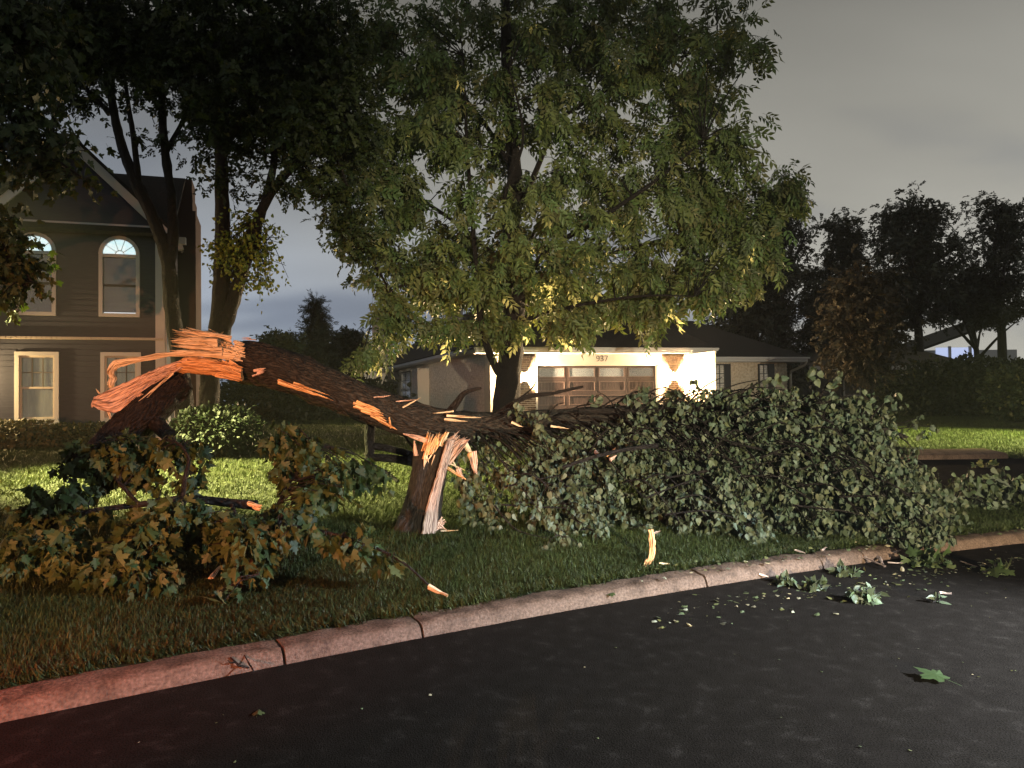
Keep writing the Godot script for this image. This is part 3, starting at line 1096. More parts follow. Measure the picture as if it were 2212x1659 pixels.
	for s in [[7.9, 0.55, 3.37, 7.56], [13.95, -1.95, 3.2, 13.7]]:
		mb = MB.new()
		var z: float = s[1]
		var wall_z: float = -0.02 if s[0] < 9.0 else -2.38
		var pts := [Vector3(s[0] + 0.25, s[2], z), Vector3(s[0] + 0.2, s[2] - 0.16, z - 0.04), Vector3(s[3] + 0.05, s[2] - 0.40, wall_z), Vector3(s[3], s[2] - 0.52, wall_z), Vector3(s[3], 0.95, wall_z)]
		mb.tube(pts, [0.055, 0.055, 0.055, 0.055, 0.055], 8)
		local_part("downspout", mb, M.white, h)
	mb = MB.new()
	mb.tube([Vector3(7.95, 3.0, -2.36), Vector3(8.35, 2.86, -2.36), Vector3(8.42, 2.7, -2.36), Vector3(8.42, 0.95, -2.36)], [0.05, 0.05, 0.05, 0.05], 8)
	local_part("downspout", mb, M.white, h)
	# house number
	for k in 3:
		var tm := TextMesh.new()
		var f := SystemFont.new()
		f.font_names = PackedStringArray(["Droid Sans"])
		tm.font = f
		tm.text = ["9", "3", "7"][k]
		tm.font_size = 32
		tm.pixel_size = 0.0088
		tm.depth = 0.02
		put("house_digit", tm, M.dark_metal, h, Vector3(3.95 + k * 0.165, 3.19, 0.045))
	# the door
	var door := board("garage_door", h, Vector3(3.985, 1.92, -0.24), Vector3.ONE, M.door)
	door.mesh = BoxMesh.new()
	(door.mesh as BoxMesh).size = Vector3(4.75, 2.06, 0.05)
	var cw := 4.75 / 4.0
	for c in 4:
		for r in 4:
			var cx := -2.375 + cw * (c + 0.5)
			var cy := 1.03 - 0.515 * (r + 0.5)
			local_part("panel_frame", frame_of(cx - cw / 2 + 0.005, cx + cw / 2 - 0.005, cy - 0.255, cy + 0.255, 0.085, 0.04, 0.035), M.door, door)
			local_part("panel_bead", frame_of(cx - cw / 2 + 0.085, cx + cw / 2 - 0.085, cy - 0.175, cy + 0.175, 0.022, 0.052, 0.034), M.door_edge if r < 3 else M.door, door)
			if r == 0:
				board("pane", door, Vector3(cx, cy, 0.045), Vector3(cw - 0.2, 0.32, 0.006), M.glass)
				board("dark_room", door, Vector3(cx, cy, 0.028), Vector3(cw - 0.2, 0.32, 0.004), M.dark_room)
			else:
				for k in 8:
					board("beadboard_strip", door, Vector3(cx - (cw - 0.2) / 2 + (cw - 0.2) * (k + 0.5) / 8, cy, 0.032), Vector3((cw - 0.2) / 8 - 0.014, 0.31, 0.016), M.door)
	# carriage lamps on the piers
	for x in [1.12, 7.02]:
		mb = MB.new()
		mb.box(Vector3(x, 2.52, 0.07), Vector3(0.11, 0.30, 0.02))
		mb.box(Vector3(x, 2.70, 0.11), Vector3(0.05, 0.03, 0.10))
		mb.box(Vector3(x, 2.675, 0.15), Vector3(0.20, 0.02, 0.18))
		mb.box(Vector3(x, 2.35, 0.14), Vector3(0.22, 0.02, 0.20))
		for s in [[-1, -1], [1, -1], [-1, 1], [1, 1]]:
			mb.box(Vector3(x + s[0] * 0.075, 2.51, 0.155 + s[1] * 0.065), Vector3(0.008, 0.31, 0.008))
		var lamp := local_part("wall_lamp", mb, M.dark_metal, h)
		mb = MB.new()
		mb.tube([Vector3(x, 2.37, 0.15), Vector3(x, 2.45, 0.15), Vector3(x, 2.58, 0.15), Vector3(x, 2.65, 0.15)], [0.03, 0.05, 0.05, 0.03], 12)
		local_part("lamp_bulb", mb, glow(Color(1.0, 0.93, 0.82), 6.0), lamp)
		omni(h.transform * Vector3(x, 2.51, 0.15), Color(1.0, 0.86, 0.66), LAMP_GARAGE, 0.045)
	# windows of the side part
	grid_window(h, 10.07, 10.62, 1.9, 3.12, -2.48, 2, 3)
	grid_window(h, 12.18, 12.72, 1.9, 3.12, -2.48, 2, 3)
	for x in [10.75, 12.85]:
		board("shutter", h, Vector3(x, 2.5, -2.47), Vector3(0.24, 1.26, 0.05), M.dark_metal)
	# chimneys
	var inv := h.transform.affine_inverse()
	mb = MB.new()
	var cb := Basis(Vector3.UP, deg_to_rad(-14))
	var c1 := inv * Vector3(-7.9, 0, -46.2)
	mb.box(c1 + Vector3(0, 3.8, 0), Vector3(1.1, 6.2, 1.0), cb)
	mb.box(c1 + Vector3(-0.25, 2.2, 0), Vector3(1.6, 3.0, 1.2), cb)
	mb.box(c1 + Vector3(0, 6.98, 0), Vector3(1.2, 0.16, 1.1), cb)
	local_part("chimney", mb, M.brick_paint, h)
	mb = MB.new()
	mb.box(c1 + Vector3(0, 7.14, 0), Vector3(0.7, 0.16, 0.6), cb)
	mb.box(c1 + Vector3(0, 7.26, 0), Vector3(1.0, 0.05, 0.8), cb)
	local_part("chimney_cap", mb, M.dark_metal, h)
	var c2 := inv * Vector3(-3.1, 0, -41.0)
	mb = MB.new()
	mb.box(c2 + Vector3(0, 5.6, 0), Vector3(0.9, 2.9, 0.8), cb)
	local_part("chimney", mb, M.brick_paint, h)

# ---------------------------------------------------------------- trees
func px_path(p: Array) -> Array:      # [[x, y, depth], ...] to points
	return p.map(func(q): return at(q[0], q[1], q[2]))

# paths: [points, radius at the start, radius at the end, sides]; blobs: [centre, radii, twigs, leaves per twig]
func grow(called: String, label: String, base: Vector3, paths: Array, blobs: Array, kind: String, size: float, tints: Array, bark: Material, group := "", single := 0, leaf_mat: Material = null, droop := 0.7, spread := 0.42) -> Node3D:
	var t := thing(called, label, "tree", base, 0.0, group)
	var bumps := noise(1.0, FastNoiseLite.TYPE_SIMPLEX_SMOOTH, 3, 5)
	var nodes := []
	for i in paths.size():
		var p: Array = curve(paths[i][0], 6)
		var r := []
		for k in p.size():
			var f := float(k) / (p.size() - 1)
			r.append(lerpf(paths[i][1], paths[i][2], f))
			if f > 0.25 or i > 0:
				nodes.append(p[k])
		if i == 0:     # root flare
			r[0] *= 1.45
			r[1] *= 1.12
		var mb := MB.new()
		mb.tube(p, r, paths[i][3], true, bumps, 0.05)
		part("trunk" if i == 0 else "limb", mb, bark, t)
	var xs := []
	var twigs := MB.new()
	for b in blobs:
		for k in b[2]:
			var u := rdir() * pow(rng.randf(), 0.42)
			var c: Vector3 = b[0] + u * b[1]
			var near: Vector3 = nodes[0] if nodes.size() else base
			var best := 1e9
			for q in nodes:
				var dd: float = q.distance_squared_to(c) + maxf(0.0, q.y - c.y) * 2.0
				if dd < best:
					best = dd
					near = q
			var mid := near.lerp(c, 0.55) + Vector3(0, 0.12 * sqrt(best), 0) * rnd(0.2, 1.0)
			var pts := curve([near, mid, c], 3)
			var rr := []
			for j in pts.size():
				rr.append(lerpf(0.008 + 0.006 * sqrt(best), 0.004, float(j) / (pts.size() - 1)))
			twigs.tube(pts, rr, 4, false)
			var out := (c - near).normalized()
			for j in b[3]:
				var f := rng.randf()
				var p := mid.lerp(c, f) if f < 0.35 else c + rdir() * spread * sqrt(rng.randf())
				var dir := (out * 0.5 + rdir() * 0.75 + Vector3(0, -droop, 0)).normalized()
				xs.append(leaf_at(p, dir, rdir() + Vector3(0, 0.9, 0.4), size * rnd(0.7, 1.25)))
	if twigs.v.size():
		part("twigs", twigs, bark, t).set_meta("kind", "stuff")
	if single > 0:
		hang_leaves(t, kind, tints, xs, single, "leaf", "crown")
		return t
	var variants: Array = leaf_mesh[kind]
	var parts := []
	for k in variants.size():
		parts.append([])
	for i in xs.size():
		parts[i % variants.size()].append(xs[i])
	for k in variants.size():
		var cs := []
		for i in parts[k].size():
			cs.append(shade_of(tints[rng.randi() % tints.size()]))
		scatter("crown", variants[k], leaf_mat if leaf_mat else M.leaf_any, parts[k], cs, t)
	return t

func blob(px: float, py: float, d: float, rx: float, ry: float, deep: float, twigs: int, leaves: int) -> Array:
	return [at(px, py, d), Vector3(rx / 1628.0 * d, ry / 1628.0 * d, deep), twigs, leaves]

func build_big_ash() -> void:
	var d := 23.0
	var base := on_ground(1090, 978)
	base = Vector3(at(1088, 900, d).x, 0, at(1088, 900, d).z)
	base.y = ground(base.x, base.z)
	var tr := [base - Vector3(0, 0.1, 0), at(1092, 885, d), at(1104, 760, d), at(1112, 640, d - 0.1), at(1105, 500, d), at(1112, 380, d + 0.1), at(1098, 200, d), at(1092, 0, d), at(1095, -160, d)]
	var paths := [[tr, 0.45, 0.09, 22]]
	for q in [
		[[[1098, 830, d], [1066, 785, d - 0.2], [1040, 700, d - 0.5], [1031, 600, d - 0.7], [1020, 470, d - 0.8], [1008, 300, d - 0.8], [1000, 120, d - 0.7]], 0.14, 0.03],
		[[[1110, 650, d], [1180, 545, d - 0.6], [1300, 470, d - 1.2], [1430, 380, d - 1.6], [1520, 300, d - 1.8]], 0.11, 0.025],
		[[[1108, 470, d], [1170, 340, d + 0.3], [1215, 180, d + 0.4], [1255, 0, d + 0.3]], 0.11, 0.03],
		[[[1110, 620, d], [1280, 560, d + 0.7], [1480, 505, d + 1.2], [1640, 470, d + 1.3]], 0.09, 0.02],
		[[[1108, 590, d], [990, 485, d + 0.6], [860, 400, d + 1.0], [760, 330, d + 1.0]], 0.09, 0.02],
		[[[1033, 650, d - 0.6], [930, 605, d - 1.0], [830, 640, d - 1.2], [790, 740, d - 1.3]], 0.06, 0.012],
		[[[1112, 700, d], [1220, 665, d - 1.0], [1380, 640, d - 1.6], [1500, 640, d - 1.9]], 0.07, 0.015],
		[[[1105, 360, d], [1010, 220, d + 0.8], [880, 120, d + 1.2], [780, 60, d + 1.2]], 0.08, 0.02],
		[[[1110, 320, d], [1300, 200, d + 0.5], [1480, 120, d + 0.6], [1600, 80, d + 0.4]], 0.08, 0.02],
		[[[1108, 560, d], [1090, 430, d - 1.4], [1130, 300, d - 2.2], [1100, 150, d - 2.6]], 0.08, 0.02],
		[[[1112, 600, d], [1200, 420, d + 1.6], [1330, 330, d + 2.4]], 0.07, 0.02]]:
		paths.append([px_path(q[0]), q[1], q[2], 9])
	var b := [
		blob(1090, 60, d, 350, 200, 3.12, 91, 15), blob(1430, 80, d, 235, 190, 2.88, 80, 15), blob(880, 190, d, 175, 190, 2.64, 60, 15),
		blob(1190, 300, d, 430, 170, 3.48, 104, 14), blob(820, 420, d, 100, 130, 1.92, 34, 15), blob(1530, 340, d, 115, 170, 2.16, 38, 15),
		blob(1200, 500, d, 400, 130, 3.36, 104, 14), blob(1580, 470, d, 130, 110, 1.92, 44, 15), blob(1690, 410, d, 55, 60, 0.96, 12, 14),
		blob(1130, 610, d, 330, 60, 2.88, 80, 14), blob(1480, 600, d, 140, 64, 2.16, 34, 15), blob(900, 600, d, 110, 70, 1.8, 22, 14), blob(1620, 550, d, 60, 60, 1.2, 16, 14),
		blob(840, 680, d - 1, 55, 55, 0.96, 11, 14), blob(800, 755, d - 1, 30, 34, 0.48, 6, 12), blob(1080, 690, d, 70, 34, 0.96, 16, 14), blob(1235, 685, d - 0.5, 50, 26, 0.96, 13, 14), blob(1370, 655, d, 110, 30, 1.44, 16, 14), blob(950, 695, d - 0.5, 45, 28, 0.72, 7, 14), blob(1410, 700, d, 14, 6, 0.48, 2, 12)]
	grow("ash_tree", "tall leafy tree with drooping compound leaves in front of the lit garage", base, paths, b, "ash", 0.56, [lin(0.088, 0.125, 0.036), lin(0.110, 0.140, 0.048), lin(0.068, 0.100, 0.028), lin(0.115, 0.125, 0.052)], M.bark_dark, "", 260, null, 0.85, 0.42)

func build_left_trees() -> void:
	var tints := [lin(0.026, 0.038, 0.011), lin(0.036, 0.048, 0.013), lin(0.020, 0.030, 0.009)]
	var d := 15.4
	var base := at(398, 930, d)
	base.y = ground(base.x, base.z)
	var p := [[[base - Vector3(0, 0.1, 0), at(398, 880, d), at(388, 780, d), at(370, 660, d), at(362, 560, d), at(330, 470, d), at(292, 390, d), at(262, 310, d + 0.2), at(242, 220, d + 0.2), at(228, 110, d + 0.3), at(222, -40, d + 0.3)], 0.19, 0.05, 20]]
	for q in [
		[[[364, 580, d], [374, 520, d], [370, 430, d], [356, 320, d], [350, 220, d], [352, 110, d], [360, -60, d]], 0.115, 0.05],
		[[[300, 400, d], [290, 310, d], [278, 230, d], [268, 160, d]], 0.07, 0.03],
		[[[236, 245, d + 0.2], [205, 210, d + 0.4], [170, 180, d + 0.6], [120, 150, d + 0.8]], 0.06, 0.02],
		[[[358, 330, d], [400, 250, d + 0.4], [430, 160, d + 0.8]], 0.06, 0.02]]:
		p.append([px_path(q[0]), q[1], q[2], 12])
	grow("maple_tree", "twisted forked trunk beside the corner of the clapboard house", base, p, [
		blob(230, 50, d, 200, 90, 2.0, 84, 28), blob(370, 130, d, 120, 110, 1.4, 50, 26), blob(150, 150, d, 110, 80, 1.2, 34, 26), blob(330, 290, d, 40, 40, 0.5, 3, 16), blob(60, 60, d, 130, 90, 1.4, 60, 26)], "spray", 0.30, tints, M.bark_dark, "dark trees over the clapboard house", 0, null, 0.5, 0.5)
	d = 15.0
	base = at(452, 930, d)
	base.y = ground(base.x, base.z)
	p = [[[base - Vector3(0, 0.1, 0), at(452, 885, d), at(456, 800, d), at(472, 690, d), at(480, 560, d), at(480, 420, d), at(477, 300, d), at(474, 150, d), at(470, -60, d)], 0.215, 0.08, 20]]
	for q in [
		[[[466, 760, d], [490, 690, d], [516, 610, d], [545, 520, d], [572, 440, d], [622, 370, d], [680, 320, d], [740, 280, d + 0.2]], 0.16, 0.05],
		[[[572, 440, d], [590, 360, d + 0.2], [600, 270, d + 0.4], [640, 170, d + 0.5]], 0.09, 0.03],
		[[[480, 330, d], [540, 220, d - 0.4], [600, 120, d - 0.6]], 0.08, 0.03],
		[[[680, 320, d], [730, 350, d], [755, 430, d + 0.1], [768, 530, d + 0.1]], 0.03, 0.012]]:
		p.append([px_path(q[0]), q[1], q[2], 12])
	grow("maple_tree", "straight trunk with a leaning second stem above the round shrub", base, p, [
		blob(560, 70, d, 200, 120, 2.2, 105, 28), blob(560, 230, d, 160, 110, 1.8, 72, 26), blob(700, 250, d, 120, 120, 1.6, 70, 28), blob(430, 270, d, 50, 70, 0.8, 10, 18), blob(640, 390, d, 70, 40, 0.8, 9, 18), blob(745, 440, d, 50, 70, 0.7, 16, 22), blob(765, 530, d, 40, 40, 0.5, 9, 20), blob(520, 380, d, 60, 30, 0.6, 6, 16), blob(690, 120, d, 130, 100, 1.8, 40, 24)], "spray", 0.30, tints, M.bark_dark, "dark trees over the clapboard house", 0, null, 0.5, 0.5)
	# fresh shoots on the leaning stem
	var t := thing("leafy_shoots", "bright yellow-green leafy shoots sprouting from the leaning tree stem", "shoots", at(525, 590, d))
	var xs := []
	var twigs := MB.new()
	for i in 150:
		var s := at(480, 640, d).lerp(at(566, 450, d), rng.randf())
		var u := rdir() * pow(rng.randf(), 0.4)
		var c := at(532, 548, d) + u * Vector3(0.98, 1.0, 0.75)
		twigs.tube([s, s.lerp(c, 0.5) + Vector3(0, 0.1, 0), c], [0.012, 0.008, 0.004], 4, false)
		for k in 11:
			xs.append(leaf_at(s.lerp(c, rnd(0.45, 1.05)) + rdir() * 0.13, (c - s).normalized() * 0.7 + rdir() * 0.8 + Vector3(0, -0.3, 0), rdir() + Vector3(0.4, 0.4, 0.6), rnd(0.055, 0.09)))
	part("stems", twigs, M.bark_dark, t)
	var cs := []
	for x in xs:
		cs.append(shade_of(lin(0.14, 0.17, 0.028), 0.4))
	scatter("foliage", leaf_mesh.linden[1], M.leaf_any, xs, cs, t)
	# a nearer tree off to the side whose boughs hang into view
	d = 9.5
	base = Vector3(-8.8, 0, -8.2)
	base.y = ground(base.x, base.z)
	p = [[[base - Vector3(0, 0.1, 0), base + Vector3(0.1, 2, 0), base + Vector3(0.2, 5, 0.1), base + Vector3(0.3, 9, 0)], 0.25, 0.08, 14]]
	for q in [
		[[[-250, 560, d], [-120, 520, d], [20, 560, d], [70, 610, d]], 0.06, 0.012],
		[[[-240, 430, d], [-60, 330, d], [80, 330, d], [180, 385, d]], 0.06, 0.012],
		[[[-240, 200, d], [-60, 120, d], [60, 90, d]], 0.07, 0.02]]:
		p.append([px_path(q[0]), q[1], q[2], 8])
	grow("maple_tree", "near tree whose leafy boughs droop over the clapboard gable", base, p, [
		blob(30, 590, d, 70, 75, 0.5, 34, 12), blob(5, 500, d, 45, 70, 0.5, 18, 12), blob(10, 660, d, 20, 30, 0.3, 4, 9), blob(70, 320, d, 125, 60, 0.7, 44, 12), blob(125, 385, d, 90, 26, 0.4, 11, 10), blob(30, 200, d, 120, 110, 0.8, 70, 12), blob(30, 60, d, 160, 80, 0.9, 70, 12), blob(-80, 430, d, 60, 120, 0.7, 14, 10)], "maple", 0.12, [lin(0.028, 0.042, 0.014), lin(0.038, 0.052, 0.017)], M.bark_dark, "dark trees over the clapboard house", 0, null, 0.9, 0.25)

func far_tree(called: String, label: String, px: float, top: float, d: float, rx: float, kind := "spray", tint := Color(0.030, 0.036, 0.020), fill := 1.0, low := 880.0, size := 0.55, group := "trees along the skyline") -> Node3D:
	var base := at(px, 880, d)
	base.y = ground(base.x, base.z)
	var tip := at(px, top, d)
	var h := tip.y - base.y
	var rad := rx / 1628.0 * d
	var p := [[[base - Vector3(0, 0.2, 0), base + Vector3(0.1, h * 0.35, 0), base + Vector3(rnd(-0.3, 0.3), h * 0.7, 0), tip - Vector3(0, 0.3, 0)], 0.022 * h + 0.06, 0.03, 9]]
	var b := []
	if kind == "needles":
		for k in 14:
			var f := k / 13.0
			var y := lerpf(0.12, 0.98, f) * h
			var r := lerpf(rad, 0.15, pow(f, 0.85))
			b.append([base + Vector3(0, y, 0), Vector3(r, h * 0.04, r), int(16 * fill * (1.1 - f)) + 4, 9])
	else:
		for k in 4:
			var a := TAU * k / 4 + rnd(0, 1)
			var s := base + Vector3(0, h * rnd(0.3, 0.5), 0)
			p.append([[s, s + Vector3(cos(a) * rad * 0.4, h * 0.18, sin(a) * rad * 0.4), s + Vector3(cos(a) * rad * 0.75, h * 0.3, sin(a) * rad * 0.75)], 0.010 * h + 0.03, 0.02, 6])
		var bottom: float = at(px, low, d).y - base.y
		var many := 12
		for k in many:
			var f := (k + 0.5) / many
			var y := lerpf(maxf(0.5, bottom), h * 0.94, f)
			var w := rad * sqrt(maxf(0.05, 1.0 - pow(absf(f * 1.7 - 0.75) / 1.05, 2.0)))
			var a := rnd(0, TAU)
			var off := Vector3(cos(a), 0, sin(a)) * w * rnd(0.2, 0.5)
			b.append([base + Vector3(0, y, 0) + off, Vector3(w * rnd(0.6, 0.85), h * rnd(0.06, 0.11), w * rnd(0.6, 0.85)), int(16 * fill), 14])
		for k in 5:   # leaders that break the outline
			var a := rnd(0, TAU)
			b.append([base + Vector3(cos(a) * rad * 0.6, h * rnd(0.85, 1.0), sin(a) * rad * 0.3), Vector3(0.4, h * 0.05, 0.4), 3, 10])
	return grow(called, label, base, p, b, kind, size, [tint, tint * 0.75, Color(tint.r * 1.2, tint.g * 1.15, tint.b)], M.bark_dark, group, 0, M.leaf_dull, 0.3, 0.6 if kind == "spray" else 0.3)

func build_far_trees() -> void:
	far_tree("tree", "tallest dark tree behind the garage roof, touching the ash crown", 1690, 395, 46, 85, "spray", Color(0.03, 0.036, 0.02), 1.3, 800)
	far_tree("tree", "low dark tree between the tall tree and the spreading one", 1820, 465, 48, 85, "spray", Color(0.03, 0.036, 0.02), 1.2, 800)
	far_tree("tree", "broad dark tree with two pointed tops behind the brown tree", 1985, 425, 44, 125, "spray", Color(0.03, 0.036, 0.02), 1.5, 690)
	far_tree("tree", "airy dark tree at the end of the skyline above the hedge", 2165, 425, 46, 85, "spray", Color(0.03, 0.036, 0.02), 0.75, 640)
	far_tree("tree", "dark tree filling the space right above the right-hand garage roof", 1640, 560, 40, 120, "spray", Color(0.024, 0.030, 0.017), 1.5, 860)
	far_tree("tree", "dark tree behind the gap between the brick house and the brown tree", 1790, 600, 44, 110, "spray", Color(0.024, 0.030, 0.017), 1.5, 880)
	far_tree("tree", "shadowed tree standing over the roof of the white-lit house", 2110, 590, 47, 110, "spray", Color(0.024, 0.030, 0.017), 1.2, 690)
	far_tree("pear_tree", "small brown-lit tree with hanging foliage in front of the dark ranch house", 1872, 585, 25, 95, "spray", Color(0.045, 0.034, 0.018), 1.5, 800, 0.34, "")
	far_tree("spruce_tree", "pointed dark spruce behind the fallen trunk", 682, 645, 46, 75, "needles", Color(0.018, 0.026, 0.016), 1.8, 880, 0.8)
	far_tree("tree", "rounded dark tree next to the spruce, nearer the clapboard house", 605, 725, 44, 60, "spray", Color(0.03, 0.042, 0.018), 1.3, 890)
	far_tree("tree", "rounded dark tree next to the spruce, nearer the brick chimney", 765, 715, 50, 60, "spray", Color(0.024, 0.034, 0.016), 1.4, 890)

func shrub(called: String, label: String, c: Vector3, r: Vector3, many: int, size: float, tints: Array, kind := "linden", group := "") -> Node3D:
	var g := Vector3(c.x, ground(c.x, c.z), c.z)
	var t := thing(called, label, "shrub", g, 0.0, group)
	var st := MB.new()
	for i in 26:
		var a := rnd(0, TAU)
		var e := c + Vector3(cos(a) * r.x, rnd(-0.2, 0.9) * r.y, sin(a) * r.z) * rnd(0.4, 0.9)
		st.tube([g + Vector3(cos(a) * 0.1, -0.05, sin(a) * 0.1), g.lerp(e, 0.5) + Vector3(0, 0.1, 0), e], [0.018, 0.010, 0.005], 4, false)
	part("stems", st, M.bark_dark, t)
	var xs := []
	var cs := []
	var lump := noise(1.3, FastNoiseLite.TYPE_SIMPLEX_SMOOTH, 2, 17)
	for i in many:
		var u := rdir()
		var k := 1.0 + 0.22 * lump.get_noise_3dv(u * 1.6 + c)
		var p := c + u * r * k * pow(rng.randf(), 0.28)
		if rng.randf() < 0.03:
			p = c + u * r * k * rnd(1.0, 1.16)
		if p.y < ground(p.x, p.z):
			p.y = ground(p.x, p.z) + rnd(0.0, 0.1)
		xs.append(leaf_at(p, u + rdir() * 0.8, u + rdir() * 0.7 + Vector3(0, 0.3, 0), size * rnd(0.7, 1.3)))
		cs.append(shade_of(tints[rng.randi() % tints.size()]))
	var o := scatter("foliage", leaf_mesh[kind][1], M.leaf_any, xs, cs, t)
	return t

func build_shrubs() -> void:
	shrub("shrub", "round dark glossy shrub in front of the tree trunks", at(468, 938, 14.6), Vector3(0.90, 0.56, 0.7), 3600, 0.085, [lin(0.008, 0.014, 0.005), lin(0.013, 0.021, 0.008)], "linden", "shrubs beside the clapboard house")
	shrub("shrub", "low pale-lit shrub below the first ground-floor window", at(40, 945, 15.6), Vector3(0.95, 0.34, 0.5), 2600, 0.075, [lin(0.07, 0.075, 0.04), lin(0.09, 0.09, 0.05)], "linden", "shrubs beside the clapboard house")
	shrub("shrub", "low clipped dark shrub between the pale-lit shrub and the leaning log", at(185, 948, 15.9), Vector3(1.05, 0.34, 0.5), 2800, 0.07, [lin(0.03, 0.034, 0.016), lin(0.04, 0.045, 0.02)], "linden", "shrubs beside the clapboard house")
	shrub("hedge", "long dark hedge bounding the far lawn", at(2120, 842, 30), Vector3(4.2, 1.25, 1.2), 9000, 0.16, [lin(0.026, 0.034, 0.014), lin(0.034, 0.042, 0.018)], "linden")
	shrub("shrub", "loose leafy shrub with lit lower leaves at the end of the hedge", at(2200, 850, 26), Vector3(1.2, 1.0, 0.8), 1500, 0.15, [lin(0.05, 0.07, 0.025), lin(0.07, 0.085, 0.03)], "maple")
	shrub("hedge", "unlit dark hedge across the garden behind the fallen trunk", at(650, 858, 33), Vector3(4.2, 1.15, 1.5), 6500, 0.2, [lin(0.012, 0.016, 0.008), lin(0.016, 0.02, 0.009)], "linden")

func build_far_houses() -> void:
	# dark ranch house behind the brown tree
	var h := thing("house", "unlit ranch house with a pale eave behind the small brown tree", "house", Vector3(21.0, 0, -42.0), 6.0)
	var dk := mat(lin(0.035, 0.03, 0.03), 0.8)
	board("wall", h, Vector3(0, 2.0, -3.0), Vector3(9.0, 2.4, 6.0), dk)
	board("fascia", h, Vector3(0, 3.25, 0.5), Vector3(9.8, 0.22, 0.06), M.trim_grey)
	local_part("roof", hip_roof(-4.9, 4.9, 0.55, -6.6, 3.36, 4.9, -2.2, 2.2), mat(lin(0.10, 0.085, 0.065), 0.85), h)
	for x in [-2.2, 0.6, 2.4]:
		var w := local_part("window", frame_of(x - 0.5, x + 0.5, 1.7, 2.9, 0.08, 0.03, 0.06), M.trim_grey, h)
		board("pane", w, Vector3(x, 2.3, 0.012), Vector3(0.86, 1.06, 0.01), M.dark_room)
	for q in [Vector3(4.3, 2.75, 0.25), Vector3(4.45, 2.62, 0.2), Vector3(4.2, 2.55, 0.22), Vector3(-0.4, 1.9, 0.2)]:
		board("entrance_light", h, q, Vector3(0.09, 0.09, 0.09), glow(Color(1.0, 0.72, 0.4) if q.x > 1.0 else Color(0.85, 0.9, 1.0), 2.2))
	# pale house with a lit gable
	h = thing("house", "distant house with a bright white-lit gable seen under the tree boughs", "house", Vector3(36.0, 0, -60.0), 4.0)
	var pale := mat(lin(0.45, 0.45, 0.48), 0.8)
	board("wall", h, Vector3(0, 3.0, -3.0), Vector3(9.0, 4.6, 6.0), pale)
	var mb := MB.new()
	mb.face([Vector3(-4.8, 4.9, 0.4), Vector3(5.6, 8.3, 0.4), Vector3(5.6, 8.3, -6.6), Vector3(-4.8, 4.9, -6.6)])
	mb.face([Vector3(-4.8, 5.1, 0.4), Vector3(-4.8, 5.1, -6.6), Vector3(5.6, 8.5, -6.6), Vector3(5.6, 8.5, 0.4)])
	mb.face([Vector3(-4.8, 4.9, 0.4), Vector3(-4.8, 5.1, 0.4), Vector3(5.6, 8.5, 0.4), Vector3(5.6, 8.3, 0.4)])
	local_part("roof", mb, M.roof, h)
	board("gable_glow_panel", h, Vector3(-0.6, 5.0, 0.03), Vector3(3.4, 1.0, 0.04), glow(Color(0.72, 0.78, 0.95), 0.85))  # glowing panel added in place of lamp light falling on the wall
	for x in [-1.2, 0.5]:
		board("post", h, Vector3(x, 4.3, 0.1), Vector3(0.22, 2.6, 0.1), pale)
	# a small gable with white bargeboards far down the garden
	h = thing("house", "small far gable with white bargeboards beside the brick chimney", "house", Vector3(-14.9, 0, -66.0), 20.0)
	board("wall", h, Vector3(0, 2.2, -3.0), Vector3(5.0, 3.2, 6.0), dk)
	mb = MB.new()
	mb.face([Vector3(-2.5, 3.8, 0.0), Vector3(0, 5.1, 0.0), Vector3(2.5, 3.8, 0.0)])
	local_part("gable_wall", mb, dk, h)
	for s in [-1.0, 1.0]:
		board("bargeboard", h, Vector3(s * 1.35, 4.62, 0.2), Vector3(3.0, 0.3, 0.08), M.white, Vector3(0, 0, -s * 0.48))
		board("roof", h, Vector3(s * 1.4, 4.78, -3.0), Vector3(3.1, 0.1, 6.6), M.roof, Vector3(0, 0, -s * 0.48))

# ---------------------------------------------------------------- torn wood
# a wedge of split wood from a (root) to b (tip), flat side facing look
func splinter(a: Vector3, b: Vector3, w: float, thick: float, look: Vector3, blunt := 0.0) -> MB:
	var mb := MB.new()
	var y := (b - a).normalized()
	var x := y.cross(look).normalized()
	var z := x.cross(y)
	var l := a.distance_to(b)
	var u0 := rnd(0, 3)
	var st := [0.0, 0.22, 0.45, 0.66, 0.84, 1.0]
	var sz := [1.0, rnd(0.9, 1.05), rnd(0.75, 0.95), rnd(0.5, 0.8), rnd(0.3, 0.55), maxf(0.03, blunt)]
	var rows := []
	var drift := Vector3.ZERO
	for i in 6:
		drift += x * rnd(-0.10, 0.10) * w + z * rnd(-0.06, 0.06) * w
		var c: Vector3 = a + y * l * st[i] + drift
		var hw: float = w * 0.5 * sz[i]
		var ht: float = thick * 0.5 * lerpf(1.0, sz[i], 0.8)
		rows.append([c - x * hw, c - x * hw * 0.3 + z * ht, c + x * hw * 0.35 + z * ht * rnd(0.6, 1.1), c + x * hw, c + x * hw * 0.2 - z * ht, c - x * hw * 0.4 - z * ht])
	for i in 5:
		for j in 6:
			var k := (j + 1) % 6
			var ua := u0 + j * w * 0.3
			mb.face([rows[i][j], rows[i + 1][j], rows[i + 1][k], rows[i][k]], [Vector2(ua, st[i] * l), Vector2(ua, st[i + 1] * l), Vector2(ua + w * 0.3, st[i + 1] * l), Vector2(ua + w * 0.3, st[i] * l)])
	mb.face([rows[0][0], rows[0][1], rows[0][2], rows[0][3], rows[0][4], rows[0][5]])
	return mb

